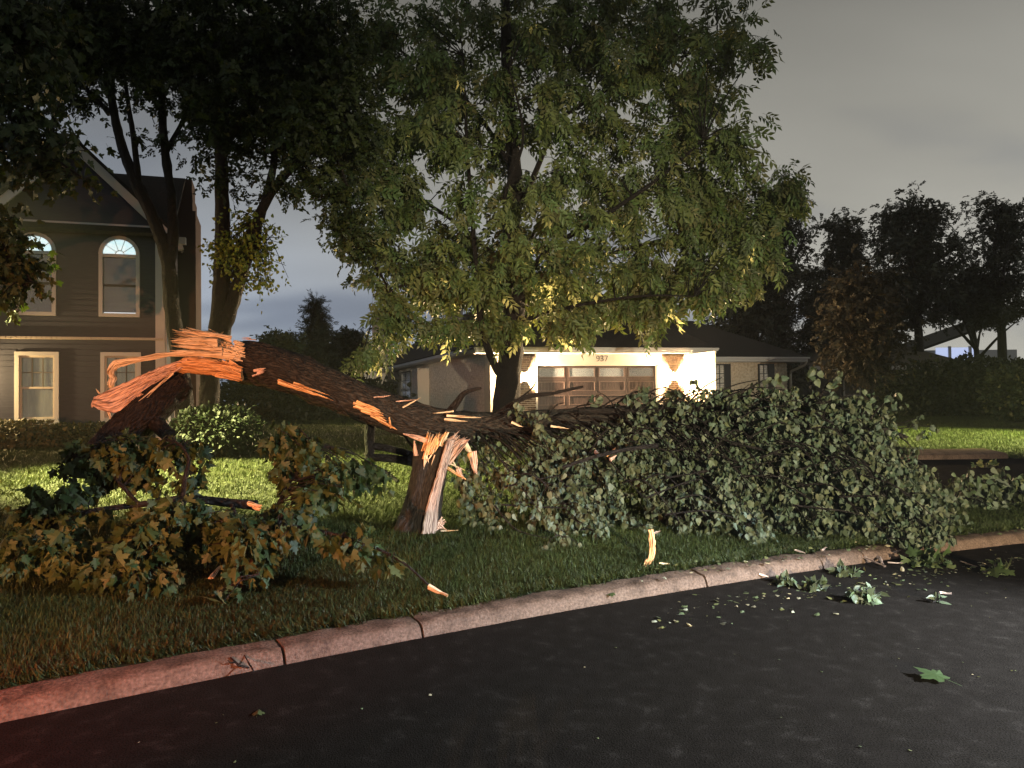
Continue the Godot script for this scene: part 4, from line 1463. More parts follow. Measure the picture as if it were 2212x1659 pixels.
# a sheet of wood between two edges, ribbed along its length and given thickness
func sheet(e0: Array, e1: Array, across: int, thick: float, ridge: float, ragged := 0.0, steps := 5) -> MB:
	var a := curve(e0, steps)
	var b := curve(e1, steps)
	var nz := noise(1.0, FastNoiseLite.TYPE_SIMPLEX_SMOOTH, 3, rng.randi() % 999)
	var front := []
	var back := []
	for i in a.size():
		var r1 := []
		var r2 := []
		var along: Vector3 = (a[mini(i + 1, a.size() - 1)] - a[maxi(i - 1, 0)]).normalized()
		var nrm: Vector3 = along.cross(b[i] - a[i]).normalized()
		if nrm.dot(EYE - a[i]) < 0:
			nrm = -nrm
		for j in across + 1:
			var f := float(j) / across
			var edge := 0.0
			if ragged > 0.0 and (j == 0 or j == across):
				edge = nz.get_noise_2d(i * 40.0, j * 77.0) * ragged
			var p: Vector3 = a[i].lerp(b[i], f) + (b[i] - a[i]).normalized() * edge
			var h := nz.get_noise_2d(f * across * 14.0, i * 1.5) * ridge + sin(f * PI) * thick * 0.6
			r1.append(p + nrm * (thick * 0.5 + h))
			r2.append(p - nrm * (thick * 0.5 - h * 0.3))
		front.append(r1)
		r2.reverse()
		back.append(r2)
	var mb := MB.new()
	var w: float = a[0].distance_to(b[0]) / across
	var l: float = a[0].distance_to(a[-1]) / a.size()
	mb.grid(front, w, l)
	mb.grid(back, w, l)
	var rim := []
	for i in a.size():
		rim.append([front[i][0], back[i][across]])
	mb.grid(rim, thick, l)
	rim = []
	for i in a.size():
		rim.append([front[i][across], back[i][0]])
	mb.grid(rim, thick, l)
	for e in [0, a.size() - 1]:
		rim = []
		for j in across + 1:
			rim.append([front[e][j], back[e][across - j]])
		mb.grid(rim, thick, w)
	return mb

func build_stump() -> void:
	var d := 8.0
	var base := on_ground(908, 1150)
	d = -base.z
	var t := thing("tree_stump", "snapped leaning stump with an orange splintered top and a pale torn strip", "stump", base)
	var lo := at(897, 1158, d)
	var hi := at(932, 962, d + 0.05)
	var p := []
	var r := []
	for i in 26:
		var f := i / 25.0
		p.append(lo.lerp(hi, f) + Vector3(0, -0.06 * (1.0 - f), 0) + Vector3(0.02 * sin(f * 3.0), 0, 0))
		r.append(lerpf(0.20, 0.165, f) + 0.10 * pow(1.0 - f, 6.0))
	var bumps := noise(1.0, FastNoiseLite.TYPE_SIMPLEX_SMOOTH, 4, 23)
	var mb := MB.new()
	mb.tube(p, r, 40, true, bumps, 0.045, 0.10)
	part("trunk", mb, M.bark, t)
	# root flares
	for q in [[862, 1140, 0.06], [945, 1150, 0.05], [905, 1166, 0.05]]:
		var e := at(q[0], q[1], d - 0.12)
		mb = MB.new()
		mb.tube([lo.lerp(hi, 0.22), lo.lerp(e, 0.7) + Vector3(0, 0.07, 0), e + Vector3(0, -0.05, 0)], [0.12, 0.10, q[2]], 10, true, bumps, 0.03)
		part("root", mb, M.bark, t)
	# the splintered top, facing the street
	var look := Vector3(-0.3, 0.1, 1)
	for i in 64:
		var f := rng.randf()
		var x := lerpf(912, 958, f)
		var yb := lerpf(988, 958, f) + rnd(-14, 6)
		var tipx := lerpf(924, 966, f) + rnd(-3, 5)
		var tipy := lerpf(944, 936, absf(f - 0.4)) + rnd(-10, 14)
		var dd := d - 0.185 + pow(rng.randf(), 2.0) * 0.2
		part("splinter", splinter(at(x, yb, dd), at(tipx, tipy, dd + rnd(-0.02, 0.04)), rnd(0.015, 0.042), rnd(0.012, 0.03), look + rdir() * 0.3), M.wood_orange if rng.randf() < 0.75 else M.wood, t)
	for q in [[930, 953, 872, 934, 0.05], [934, 958, 880, 941, 0.04], [905, 948, 874, 936, 0.035], [899, 985, 897, 952, 0.05], [926, 948, 905, 941, 0.02]]:
		part("splinter", splinter(at(q[0], q[1], d - 0.10), at(q[2], q[3], d - 0.05), q[4], 0.025, look, 0.25), M.wood_pink if q[4] > 0.03 else M.wood_orange, t)
	for i in 7:
		part("splinter", splinter(at(rnd(915, 940), rnd(978, 986), d - 0.2), at(rnd(915, 935), rnd(996, 1015), d - 0.21), rnd(0.010, 0.018), 0.01, look), M.wood, t)
	# pale strip of sapwood down the side
	mb = sheet([at(911, 1153, d - 0.33), at(925, 1085, d - 0.25), at(943, 1030, d - 0.22), at(956, 985, d - 0.20), at(966, 952, d - 0.18)], [at(942, 1153, d - 0.22), at(947, 1085, d - 0.14), at(962, 1023, d - 0.12), at(972, 985, d - 0.10), at(984, 948, d - 0.08)], 12, 0.02, 0.02, 0.01)
	part("sapwood_strip", mb, M.wood_pale, t)
	for i in 16:
		var f := rng.randf()
		part("splinter", splinter(at(lerpf(957, 970, f), rnd(965, 1010), d - rnd(0.02, 0.13)), at(lerpf(970, 1014, f) + rnd(-4, 4), lerpf(938, 955, f) + rnd(-10, 8), d - rnd(0.0, 0.15)), rnd(0.02, 0.04), 0.012, look + rdir() * 0.4), M.wood_pale if rng.randf() < 0.6 else M.wood_pink, t)
	part("splinter", splinter(at(968, 952, d - 0.08), at(995, 929, d - 0.1), 0.03, 0.015, look), M.wood_pale, t)
	part("splinter", splinter(at(985, 962, d - 0.05), at(1017, 949, d - 0.08), 0.035, 0.02, look), M.wood_pink, t)
	# curl at the foot
	for i in 8:
		part("splinter", splinter(at(rnd(938, 946), rnd(1128, 1146), d - 0.17), at(rnd(950, 964), rnd(1118, 1146), d - rnd(0.1, 0.2)), rnd(0.03, 0.05), 0.015, look + rdir() * 0.6, 0.5), M.wood_pink, t)

func build_fallen_tree() -> void:
	var d := 8.7
	var base := at(1000, 1060, 9.0)
	base.y = ground(base.x, base.z)
	var t := thing("fallen_tree", "storm-snapped tree, its torn trunk arched over the lawn and crown on the verge", "fallen tree", base)
	var bumps := noise(1.0, FastNoiseLite.TYPE_SIMPLEX_SMOOTH, 4, 29)
	# main trunk from the break into the crown
	var axis := curve([at(508, 780, d), at(560, 787, d), at(640, 810, d), at(720, 843, d), at(800, 876, d), at(880, 903, d), at(980, 921, d + 0.1), at(1090, 922, d + 0.3), at(1230, 906, d + 0.5), at(1420, 893, d + 0.7), at(1640, 892, d + 0.9), at(1850, 915, d + 0.9), at(1960, 945, d + 0.8)], 5)
	var r := []
	for i in axis.size():
		r.append(lerp(0.255, 0.19, minf(1.0, i / 30.0)) if i <= 30 else lerpf(0.19, 0.02, (i - 30.0) / (axis.size() - 31.0)))
	r[0] = 0.12
	r[1] = 0.20
	var mb := MB.new()
	mb.tube(axis, r, 36, true, bumps, 0.05, 0.10)
	part("trunk", mb, M.bark, t)
	# the hinged log that leans to the ground
	mb = MB.new()
	var log := curve([at(402, 810, d - 0.02), at(365, 840, d - 0.08), at(326, 879, d - 0.15), at(288, 918, d - 0.2), at(252, 957, d - 0.25), at(226, 986, d - 0.3)], 4)
	var lr := []
	for i in log.size():
		lr.append(lerpf(0.16, 0.225, minf(1.0, i / 8.0)))
	lr[0] = 0.08
	mb.tube(log, lr, 30, true, bumps, 0.05, 0.10)
	part("hinged_log", mb, M.bark_dark, t)
	mb = MB.new()
	mb.tube([at(325, 905, d - 0.2), at(345, 922, d - 0.3), at(364, 940, d - 0.4)], [0.07, 0.085, 0.08], 12, true, bumps, 0.02)
	part("branch_stub", mb, M.bark_dark, t)
	# upper fan of splinters
	var look := Vector3(0, 0.25, 1)
	for i in 190:
		var f := rng.randf()
		var dep := rng.randf()
		var y0 := lerpf(729, 788, f)
		var x0 := lerpf(486, 518, f) + rnd(-22, 10)
		var lx := lerpf(376, 440, pow(absf(f - 0.3) / 0.7, 1.5)) + rnd(-12, 34)
		var y1 := lerpf(714, 764, f) + rnd(-5, 5)
		if f > 0.72:
			lx += 45.0
		if rng.randf() < 0.35:
			lx += rnd(10, 60)
		var dd := d - 0.27 + absf(f - 0.55) * 0.32 + dep * 0.16
		part("splinter", splinter(at(x0, y0, dd), at(lx, y1 + rnd(-8, 7), dd + rnd(-0.14, 0.08)), rnd(0.012, 0.042), rnd(0.008, 0.022), look + rdir() * 0.6, rnd(0.02, 0.12)), M.wood if rng.randf() < 0.8 else M.wood_orange, t)
	for q in [[470, 724, 379, 714], [470, 735, 366, 731], [470, 745, 370, 740], [480, 755, 368, 748], [480, 765, 363, 756], [420, 733, 368, 737], [500, 730, 408, 713]]:
		part("splinter", splinter(at(q[0], q[1], d - 0.3), at(q[2], q[3], d - 0.32), 0.05, 0.02, look), M.wood, t)
	# long strip that curls down at its end
	mb = sheet([at(520, 764, d - 0.26), at(440, 757, d - 0.3), at(366, 760, d - 0.33), at(296, 772, d - 0.36), at(250, 778, d - 0.4), at(233, 795, d - 0.42), at(231, 806, d - 0.38), at(236, 816, d - 0.36), at(231, 828, d - 0.38), at(236, 838, d - 0.34)], [at(520, 782, d - 0.22), at(440, 770, d - 0.28), at(366, 771, d - 0.31), at(296, 783, d - 0.35), at(262, 792, d - 0.36), at(248, 800, d - 0.36), at(247, 808, d - 0.34), at(252, 819, d - 0.30), at(246, 830, d - 0.33), at(246, 840, d - 0.30)], 6, 0.018, 0.012, 0.012)
	part("torn_strip", mb, M.wood, t)
	# orange slab below it
	mb = sheet([at(398, 772, d - 0.32), at(440, 775, d - 0.34), at(480, 780, d - 0.34), at(522, 796, d - 0.30)], [at(364, 801, d - 0.24), at(430, 806, d - 0.28), at(478, 811, d - 0.29), at(526, 821, d - 0.26)], 16, 0.06, 0.035, 0.02, 7)
	part("torn_slab", mb, M.wood_orange, t)
	for i in 22:
		var f := rng.randf()
		part("splinter", splinter(at(rnd(455, 500), lerpf(778, 812, f), d - 0.34), at(rnd(505, 530), lerpf(790, 824, f), d - 0.33 + rnd(-0.02, 0.03)), rnd(0.02, 0.04), 0.02, look + rdir() * 0.4, 0.3), M.wood_orange, t)
	for i in 14:
		var f := rng.randf()
		part("splinter", splinter(at(rnd(500, 512), lerpf(735, 780, f), d - 0.28), at(rnd(516, 530), lerpf(742, 782, f) + rnd(-4, 4), d - 0.27), rnd(0.03, 0.06), 0.03, look + rdir() * 0.6, 0.4), M.wood, t)
	# broad torn sheet that sweeps down to the log
	mb = sheet([at(412, 772, d - 0.34), at(350, 792, d - 0.36), at(295, 815, d - 0.38), at(240, 840, d - 0.40), at(203, 858, d - 0.42)], [at(372, 806, d - 0.26), at(322, 834, d - 0.30), at(284, 866, d - 0.32), at(246, 892, d - 0.34), at(199, 876, d - 0.40)], 18, 0.022, 0.045, 0.015, 8)
	part("torn_sheet", mb, M.wood_pink, t)
	mb = sheet([at(300, 850, d - 0.31), at(285, 872, d - 0.31), at(270, 890, d - 0.31), at(243, 905, d - 0.33)], [at(318, 850, d - 0.27), at(300, 880, d - 0.27), at(272, 905, d - 0.27), at(246, 912, d - 0.30)], 8, 0.02, 0.02, 0.015)
	part("torn_sheet", mb, M.wood_pink, t)
	for q in [[374, 806, 300, 866, 0.03], [365, 812, 316, 858, 0.022], [204, 866, 199, 880, 0.05], [215, 850, 207, 840, 0.02], [232, 880, 240, 907, 0.035], [402, 788, 375, 806, 0.05]]:
		part("splinter", splinter(at(q[0], q[1], d - 0.33), at(q[2], q[3], d - 0.36), q[4], 0.02, look, 0.3), M.wood if q[4] < 0.04 else M.wood_pink, t)
	# bark torn off the flank
	for q in [[600, 822, 735, 868, 0.075, 1], [760, 872, 850, 905, 0.085, 1], [790, 888, 858, 925, 0.06, 1], [840, 900, 846, 930, 0.035, 1], [545, 808, 575, 800, 0.06, 0], [556, 735, 520, 731, 0.03, 0], [800, 860, 850, 853, 0.03, 0], [850, 868, 912, 862, 0.03, 0]]:
		var dd := d - 0.255
		var n := int(q[4] * 90.0) + 1
		for k in n:
			var f := rnd(0.0, 0.45)
			var g := minf(1.0, f + rnd(0.4, 0.75))
			var o: float = rnd(-0.5, 0.5) * q[4] / d * 1628.0
			part("splinter", splinter(at(lerpf(q[0], q[2], f), lerpf(q[1], q[3], f) + o, dd), at(lerpf(q[0], q[2], g), lerpf(q[1], q[3], g) + o * rnd(0.4, 1.2), dd - rnd(0.0, 0.03)), q[4] * rnd(0.3, 0.6), 0.02, Vector3(0, -0.2, 1) + rdir() * 0.4, rnd(0.02, 0.2)), M.wood_orange if q[5] else M.wood_pink, t)
	for q in [[965, 897, 1040, 902, 0.03], [960, 906, 1010, 910, 0.03], [980, 888, 935, 893, 0.02], [1105, 912, 1130, 922, 0.03], [1190, 920, 1230, 926, 0.025], [870, 880, 910, 858, 0.02]]:
		part("splinter", splinter(at(q[0], q[1], d - 0.2), at(q[2], q[3], d - 0.25), q[4], 0.02, look, 0.1), M.wood, t)
	# propping branch and its cross limbs
	for q in [
		[[[802, 895, 9.0], [798, 940, 9.0], [799, 975, 9.0], [793, 1035, 9.0]], 0.07, 0.05],
		[[[799, 962, 9.0], [845, 970, 9.0], [895, 984, 9.1]], 0.042, 0.045],
		[[[799, 988, 9.0], [850, 991, 9.0], [900, 1000, 9.1]], 0.045, 0.055],
		[[[799, 1003, 9.0], [835, 1022, 8.9], [860, 1040, 8.8]], 0.03, 0.02],
		[[[800, 1020, 9.2], [770, 1005, 9.2], [745, 1015, 9.2]], 0.02, 0.012],
		[[[860, 918, 9.0], [880, 950, 9.1], [900, 975, 9.2]], 0.02, 0.015],
		[[[960, 905, 8.7], [985, 872, 8.5], [1005, 848, 8.4], [1040, 838, 8.4]], 0.055, 0.015],
		[[[1060, 905, 9], [1130, 860, 9], [1190, 850, 9], [1260, 835, 9]], 0.04, 0.015],
		[[[1085, 900, 9], [1110, 870, 8.9], [1150, 838, 8.8], [1160, 812, 8.8]], 0.015, 0.006],
		[[[1480, 900, 9.4], [1400, 892, 9.2], [1310, 888, 9.0], [1250, 890, 8.9]], 0.06, 0.03],
		[[[1215, 1010, 7.6], [1290, 985, 7.6], [1360, 970, 7.7], [1420, 962, 7.8]], 0.018, 0.025]]:
		mb = MB.new()
		var pts := curve(px_path(q[0]), 5)
		var rr := []
		for i in pts.size():
			rr.append(lerpf(q[1], q[2], float(i) / (pts.size() - 1)))
		mb.tube(pts, rr, 10, true, bumps, 0.015)
		part("branch", mb, M.bark_dark, t)
	for q in [[1005, 960, 1022, 982, 0.06], [1020, 976, 1033, 1026, 0.085], [1015, 978, 1024, 1005, 0.06], [965, 1010, 1006, 1036, 0.04], [990, 1012, 1000, 1034, 0.06], [975, 990, 990, 1020, 0.02], [968, 1000, 1004, 1016, 0.02], [1285, 975, 1298, 985, 0.04], [1310, 985, 1330, 968, 0.035], [1318, 994, 1332, 984, 0.04]]:
		part("splinter", splinter(at(q[0], q[1], 8.15), at(q[2], q[3], 8.2), q[4], 0.025, look + rdir() * 0.3, 0.35), [M.wood_orange, M.wood_pink, M.wood][rng.randi() % 3], t)
	# crown: boughs, twigs and hanging leaves inside the outline the crown has on the verge
	var outline := PackedVector2Array([Vector2(985, 1060), Vector2(1010, 1010), Vector2(1100, 985), Vector2(1180, 935), Vector2(1260, 945), Vector2(1370, 915), Vector2(1440, 905), Vector2(1500, 868), Vector2(1570, 862), Vector2(1640, 832), Vector2(1700, 828), Vector2(1760, 868), Vector2(1830, 872), Vector2(1880, 920), Vector2(1940, 930), Vector2(1965, 985), Vector2(1990, 1070), Vector2(2030, 1120), Vector2(2062, 1185), Vector2(1960, 1192), Vector2(1850, 1165), Vector2(1700, 1165), Vector2(1600, 1162), Vector2(1450, 1140), Vector2(1330, 1165), Vector2(1180, 1192), Vector2(1110, 1160), Vector2(1040, 1110)])
	var xs := []
	var boughs := MB.new()
	var nodes := axis.slice(28)
	var made := 0
	var gaps := noise(0.009, FastNoiseLite.TYPE_SIMPLEX_SMOOTH, 3, 55)
	while made < 340:
		var q := Vector2(rnd(980, 2070), rnd(810, 1195))
		if made < 34:
			q = Vector2(rnd(1890, 2055), rnd(1050, 1190))
		if not Geometry2D.is_point_in_polygon(q, outline):
			continue
		# thin the upper, outer rim so that twigs stand out against what is behind
		if q.y < 915 and rng.randf() < 0.5:
			continue
		if q.x < 1180 and rng.randf() < 0.45:
			continue
		if gaps.get_noise_2d(q.x, q.y * 1.6) < (-0.06 if q.x > 1250.0 else 0.06):
			continue
		made += 1
		var f := clampf((q.y - 850) / 330.0, 0.0, 1.0)
		var dd := lerpf(9.2, 7.35, f) + pow(rng.randf(), 1.6) * lerpf(1.4, 2.6, f)
		var c := at(q.x, q.y, dd)
		var gy := ground(c.x, c.z) + 0.06
		if c.y < gy:
			c = at(q.x, q.y, -on_ground(q.x, q.y).z - 0.1)
			c.y = maxf(c.y, gy)
		# the bough leaves the trunk some way back along it
		var root: Vector3 = nodes[0]
		var best := 1e9
		for nd in nodes:
			var e: float = absf(nd.x - (c.x - 0.9)) + rng.randf() * 0.8
			if e < best:
				best = e
				root = nd
		var mid: Vector3 = root.lerp(c, 0.5) + Vector3(0, 0.12 + 0.14 * rng.randf(), 0.1) + rdir() * 0.12
		var pts := curve([root, mid, c], 5)
		var rr := []
		for i in pts.size():
			rr.append(lerpf(0.013, 0.003, float(i) / (pts.size() - 1)))
		boughs.tube(pts, rr, 5, false)
		for k in 9:
			var s: Vector3 = pts[rng.randi_range(6, pts.size() - 1)]
			var tip := s + Vector3(rnd(-0.2, 0.32), rnd(-0.36, 0.10), rnd(-0.2, 0.38))
			tip.y = maxf(tip.y, ground(tip.x, tip.z) + 0.03)
			boughs.tube([s, s.lerp(tip, 0.5) + Vector3(0, 0.04, 0), tip], [0.006, 0.004, 0.002], 3, false)
			for j in 10:
				var p := s.lerp(tip, rnd(0.25, 1.1)) + rdir() * 0.05
				p.y = maxf(p.y, ground(p.x, p.z) + 0.05)
				var dir := Vector3(0, -1.0, 0) + rdir() * 0.65
				xs.append(leaf_at(p, dir, rdir() * 0.8 + Vector3(0, 0.25, 0.5), rnd(0.042, 0.084)))
	for i in 60:      # long shoots that lie over the leaves
		var q := Vector2(rnd(1020, 1900), rnd(880, 1130))
		var e := q + Vector2(rnd(50, 190), rnd(-50, 110))
		if not Geometry2D.is_point_in_polygon(q, outline) or not Geometry2D.is_point_in_polygon(e, outline):
			continue
		var da := lerpf(9.0, 7.3, clampf((q.y - 850) / 330.0, 0.0, 1.0)) - 0.05
		var db := lerpf(9.0, 7.3, clampf((e.y - 850) / 330.0, 0.0, 1.0)) - 0.05
		var a := at(q.x, q.y, da)
		var b := at(e.x, e.y, db)
		boughs.tube(curve([a, a.lerp(b, 0.5) + Vector3(0, rnd(-0.05, 0.16), 0.06) + rdir() * 0.07, b], 5), [0.011, 0.011, 0.010, 0.009, 0.009, 0.008, 0.007, 0.006, 0.005, 0.004, 0.003], 5, false)
	part("boughs", boughs, M.bark_dark, t)
	# bare twig ends and lit sprigs that rise above the mass
	boughs = MB.new()
	for i in 52:
		var x := rnd(1400, 1990)
		var y := lerpf(900, 845, clampf((x - 1280) / 400.0, 0, 1)) + maxf(0.0, x - 1780) * 0.35
		var a := at(x, y + 25, rnd(8.7, 9.4))
		var e := a + Vector3(rnd(-0.05, 0.45), rnd(0.03, 0.34) * rng.randf(), rnd(-0.2, 0.2))
		boughs.tube([a, a.lerp(e, 0.5) + rdir() * 0.03, e], [0.007, 0.005, 0.003], 4, false)
		for k in rng.randi_range(0, 9):
			xs.append(leaf_at(a.lerp(e, rnd(0.3, 1.05)) + rdir() * 0.05, rdir() * 0.7 + Vector3(0, -0.7, 0), rdir() * 0.7 + Vector3(0, 0.3, 0.6), rnd(0.05, 0.085)))
	for q in [[1480, 880, 1560, 815], [1520, 870, 1640, 820], [1560, 860, 1690, 838], [1750, 840, 1765, 800], [1770, 860, 1810, 810], [1860, 900, 1880, 865], [1880, 905, 1940, 855], [1340, 900, 1290, 845], [1250, 900, 1300, 850], [1180, 905, 1220, 870], [1420, 890, 1500, 838], [1380, 888, 1470, 842], [1600, 850, 1700, 815]]:
		var a := at(q[0], q[1], 9.0)
		var e := at(q[2], q[3], 8.8)
		boughs.tube(curve([a, a.lerp(e, 0.5) + Vector3(0, 0.06, 0), e], 4), [0.012, 0.011, 0.010, 0.009, 0.008, 0.007, 0.006, 0.005, 0.004], 5, false)
		if q[0] > 1700 or rng.randf() < 0.4:
			for k in 9:
				xs.append(leaf_at(a.lerp(e, rnd(0.45, 1.05)) + rdir() * 0.06, rdir() * 0.7 + Vector3(0, -0.6, 0), rdir() * 0.6 + Vector3(0, 0.3, 0.7), rnd(0.07, 0.11)))
	part("twigs", boughs, M.bark_dark, t).set_meta("kind", "stuff")
	hang_leaves(t, "linden", [lin(0.074, 0.096, 0.054), lin(0.105, 0.125, 0.082), lin(0.048, 0.066, 0.034), lin(0.078, 0.096, 0.054)], xs, 300)

func leaf_limb(called: String, label: String, category: String, base: Vector3, stems: Array, clusters: Array, kind: String, size: float, tints: Array, single: int, group := "", droop := 0.9) -> void:
	base.y = ground(base.x, base.z) if -base.z > kerb_d(base.x) else 0.0
	var t := thing(called, label, category, base, 0.0, group)
	var bumps := noise(1.0, FastNoiseLite.TYPE_SIMPLEX_SMOOTH, 3, 31)
	var nodes := []
	var gap := noise(1.6, FastNoiseLite.TYPE_SIMPLEX_SMOOTH, 2, 66)
	for q in stems:
		var pts := curve(px_path(q[0]), 5)
		var rr := []
		for i in pts.size():
			rr.append(lerpf(q[1], q[2], float(i) / (pts.size() - 1)))
		var mb := MB.new()
		mb.tube(pts, rr, 9, true, bumps, 0.012)
		part("branch", mb, M.bark_dark, t)
		nodes.append_array(pts)
	var xs := []
	var twigs := MB.new()
	for c in clusters:
		var ctr := at(c[0], c[1], c[2])
		var rad := Vector3(c[3] / 1628.0 * c[2], c[4] / 1628.0 * c[2], (c[3] + c[4]) * 0.5 / 1628.0 * c[2] * 0.8)
		var many: int = c[5]
		var at_once := 7
		for k in maxi(1, int(many * 1.2) / at_once):
			var e := ctr + rdir() * pow(rng.randf(), 0.4) * rad
			if many > 100 and gap.get_noise_3dv(e) < -0.34:
				continue
			var floor_y := (ground(e.x, e.z) if -e.z > kerb_d(e.x) + 0.2 else (0.13 if -e.z > kerb_d(e.x) else 0.0))
			e.y = maxf(e.y, floor_y + size * 0.25)
			var near: Vector3 = nodes[0]
			var best := 1e9
			for q in nodes:
				var dd: float = q.distance_squared_to(e)
				if dd < best:
					best = dd
					near = q
			var reach := near
			twigs.tube([reach, reach.lerp(e, 0.5) + Vector3(0, 0.06, 0), e], [0.007, 0.005, 0.003], 4, false)
			for j in mini(at_once, many):
				var stalk := rdir() * size * rnd(0.3, 0.8)
				var p := e + stalk + (reach - e) * rng.randf() * 0.35
				p.y = maxf(p.y, floor_y + size * 0.2)
				xs.append(leaf_at(p, Vector3(0, -droop, 0) + rdir() * 0.6 + stalk.normalized() * 0.4, rdir() * 1.0 + Vector3(0, 0.35, 0.45), size * rnd(0.6, 1.2)))
	part("twigs", twigs, M.bark_dark, t).set_meta("kind", "stuff")
	hang_leaves(t, kind, tints, xs, single)
	last_thing = t

var last_thing: Node3D

func build_maple_limb() -> void:
	leaf_limb("maple_limb", "broken leafy maple limb sprawled on the grass in front of the clapboard house", "fallen branch", at(420, 1180, 5.9), [
		[[[555, 1092, 6.5], [500, 1087, 6.5], [400, 1078, 6.5], [300, 1090, 6.5], [190, 1105, 6.4], [90, 1120, 6.3]], 0.045, 0.015],
		[[[395, 1076, 6.5], [400, 1030, 6.6], [408, 995, 6.6], [396, 968, 6.7], [380, 955, 6.7]], 0.022, 0.010],
		[[[300, 1090, 6.5], [255, 1040, 6.6], [215, 1000, 6.7], [160, 985, 6.8]], 0.02, 0.008],
		[[[590, 1120, 6.3], [615, 1060, 6.6], [650, 1010, 6.9], [690, 960, 7.0]], 0.02, 0.008],
		[[[560, 1135, 6.0], [680, 1145, 5.9], [790, 1175, 5.8], [870, 1215, 5.7], [930, 1268, 5.6]], 0.016, 0.008],
		[[[400, 1080, 6.4], [370, 1140, 6.1], [320, 1190, 5.8], [290, 1240, 5.6]], 0.02, 0.008],
		[[[500, 1090, 6.4], [520, 1140, 6.1], [540, 1200, 5.8], [560, 1240, 5.6]], 0.018, 0.008],
		[[[190, 1105, 6.4], [130, 1150, 6.0], [90, 1200, 5.8]], 0.015, 0.008]], [
		[230, 1000, 6.8, 140, 60, 380], [110, 1085, 6.4, 120, 60, 320], [375, 1005, 6.9, 80, 60, 200], [620, 955, 7.0, 60, 50, 150], [680, 1015, 6.9, 90, 60, 260], [700, 1075, 6.6, 70, 50, 150], [800, 1035, 7.6, 60, 30, 90], [300, 955, 7.4, 60, 24, 60],
		[330, 1130, 6.0, 180, 55, 460], [290, 1225, 5.6, 110, 60, 320], [530, 1185, 5.7, 110, 60, 330], [450, 1150, 6.1, 90, 50, 160], [600, 1130, 6.2, 70, 40, 110], [720, 1160, 5.8, 80, 40, 45], [790, 1210, 5.65, 80, 28, 40], [90, 1180, 5.7, 120, 55, 260], [500, 1292, 5.35, 60, 16, 14], [240, 1285, 5.5, 45, 22, 26], [560, 1255, 5.6, 30, 15, 8]],
		"maple", 0.112, [lin(0.032, 0.052, 0.014), lin(0.022, 0.038, 0.010), lin(0.048, 0.064, 0.020)], 300)
	var t := last_thing
	for i in 6:
		part("splinter", splinter(at(535 + i * 3, 1086 + i * 2, 6.4), at(562 + rnd(-4, 6), 1094 + i * 1.5 + rnd(-4, 4), 6.35), 0.035, 0.02, Vector3(0, 0.3, 1), 0.4), M.wood_pink if i % 2 else M.wood, t)
	part("splinter", splinter(at(926, 1266, 5.58), at(968, 1284, 5.5), 0.04, 0.03, Vector3(0, 0.3, 1), 0.6), M.wood, t)

func build_branches() -> void:
	leaf_limb("fallen_branch", "low leafy branch across the mouth of the side drive", "fallen branch", at(2100, 1090, 9.6), [
		[[[1985, 1098, 9.5], [2050, 1085, 9.6], [2110, 1068, 9.7], [2180, 1062, 9.8], [2260, 1070, 9.9]], 0.035, 0.015]], [
		[2080, 1050, 9.7, 70, 35, 130], [2160, 1050, 9.8, 70, 40, 150], [2210, 1080, 9.6, 40, 50, 90], [2010, 1065, 9.6, 40, 30, 60], [2130, 1100, 9.3, 60, 20, 60]], "linden", 0.10, [lin(0.075, 0.095, 0.045), lin(0.055, 0.075, 0.032)], 200)
	var spots := [
		[1700, 1262, 32, 10, 40, "leafy twig lying in the gutter by the end of the long kerb stone", 0.07], [1765, 1268, 30, 12, 50, "matted leafy twig in the gutter next to the gap in the kerb", 0.07], [1870, 1292, 30, 17, 55, "leafy sprig lying alone on the asphalt furthest from the kerb", 0.08],
		[1830, 1240, 34, 11, 50, "leaf litter and twig heaped on the broken kerb", 0.07], [2010, 1215, 40, 18, 60, "bright green leafy sprig on the kerb below the crown's tip", 0.11], [2145, 1232, 24, 12, 16, "pale upturned leaf cluster on the wet road", 0.12], [2025, 1298, 14, 7, 10, "small yellowed sprig on the road between kerb and lone leaf", 0.07], [2130, 1010, 40, 8, 30, "leafy twigs on the side drive near the sidewalk", 0.10]]
	for s in spots:
		var g := on_ground(s[0], s[1] + s[3] * 0.6)
		var dd: float = (cam_basis.inverse() * (g - EYE)).z * -1.0
		leaf_limb("leafy_twig", s[5], "twig", g, [[[[s[0] - s[2], s[1] + 4, dd], [s[0], s[1], dd], [s[0] + s[2], s[1] + 3, dd]], 0.008, 0.004]], [[s[0], s[1], dd, s[2], s[3], s[4]]], "linden" if s[6] < 0.10 else "maple", s[6], [lin(0.075, 0.10, 0.045)], 30, "leafy twigs strewn along the kerb", 0.1)

func stick(called: String, label: String, category: String, a: Vector3, b: Vector3, w: float, m: Material, blunt := 0.7) -> void:
	var t := thing(called, label, category, a)
	part("wood_piece", splinter(a, b, w, w * 0.45, Vector3(0, 1, 0.3), blunt), m, t)

func on_top(px: float, py: float, up: float) -> Vector3:
	var g := on_ground(px, py)
	return g + Vector3(0, up, 0)

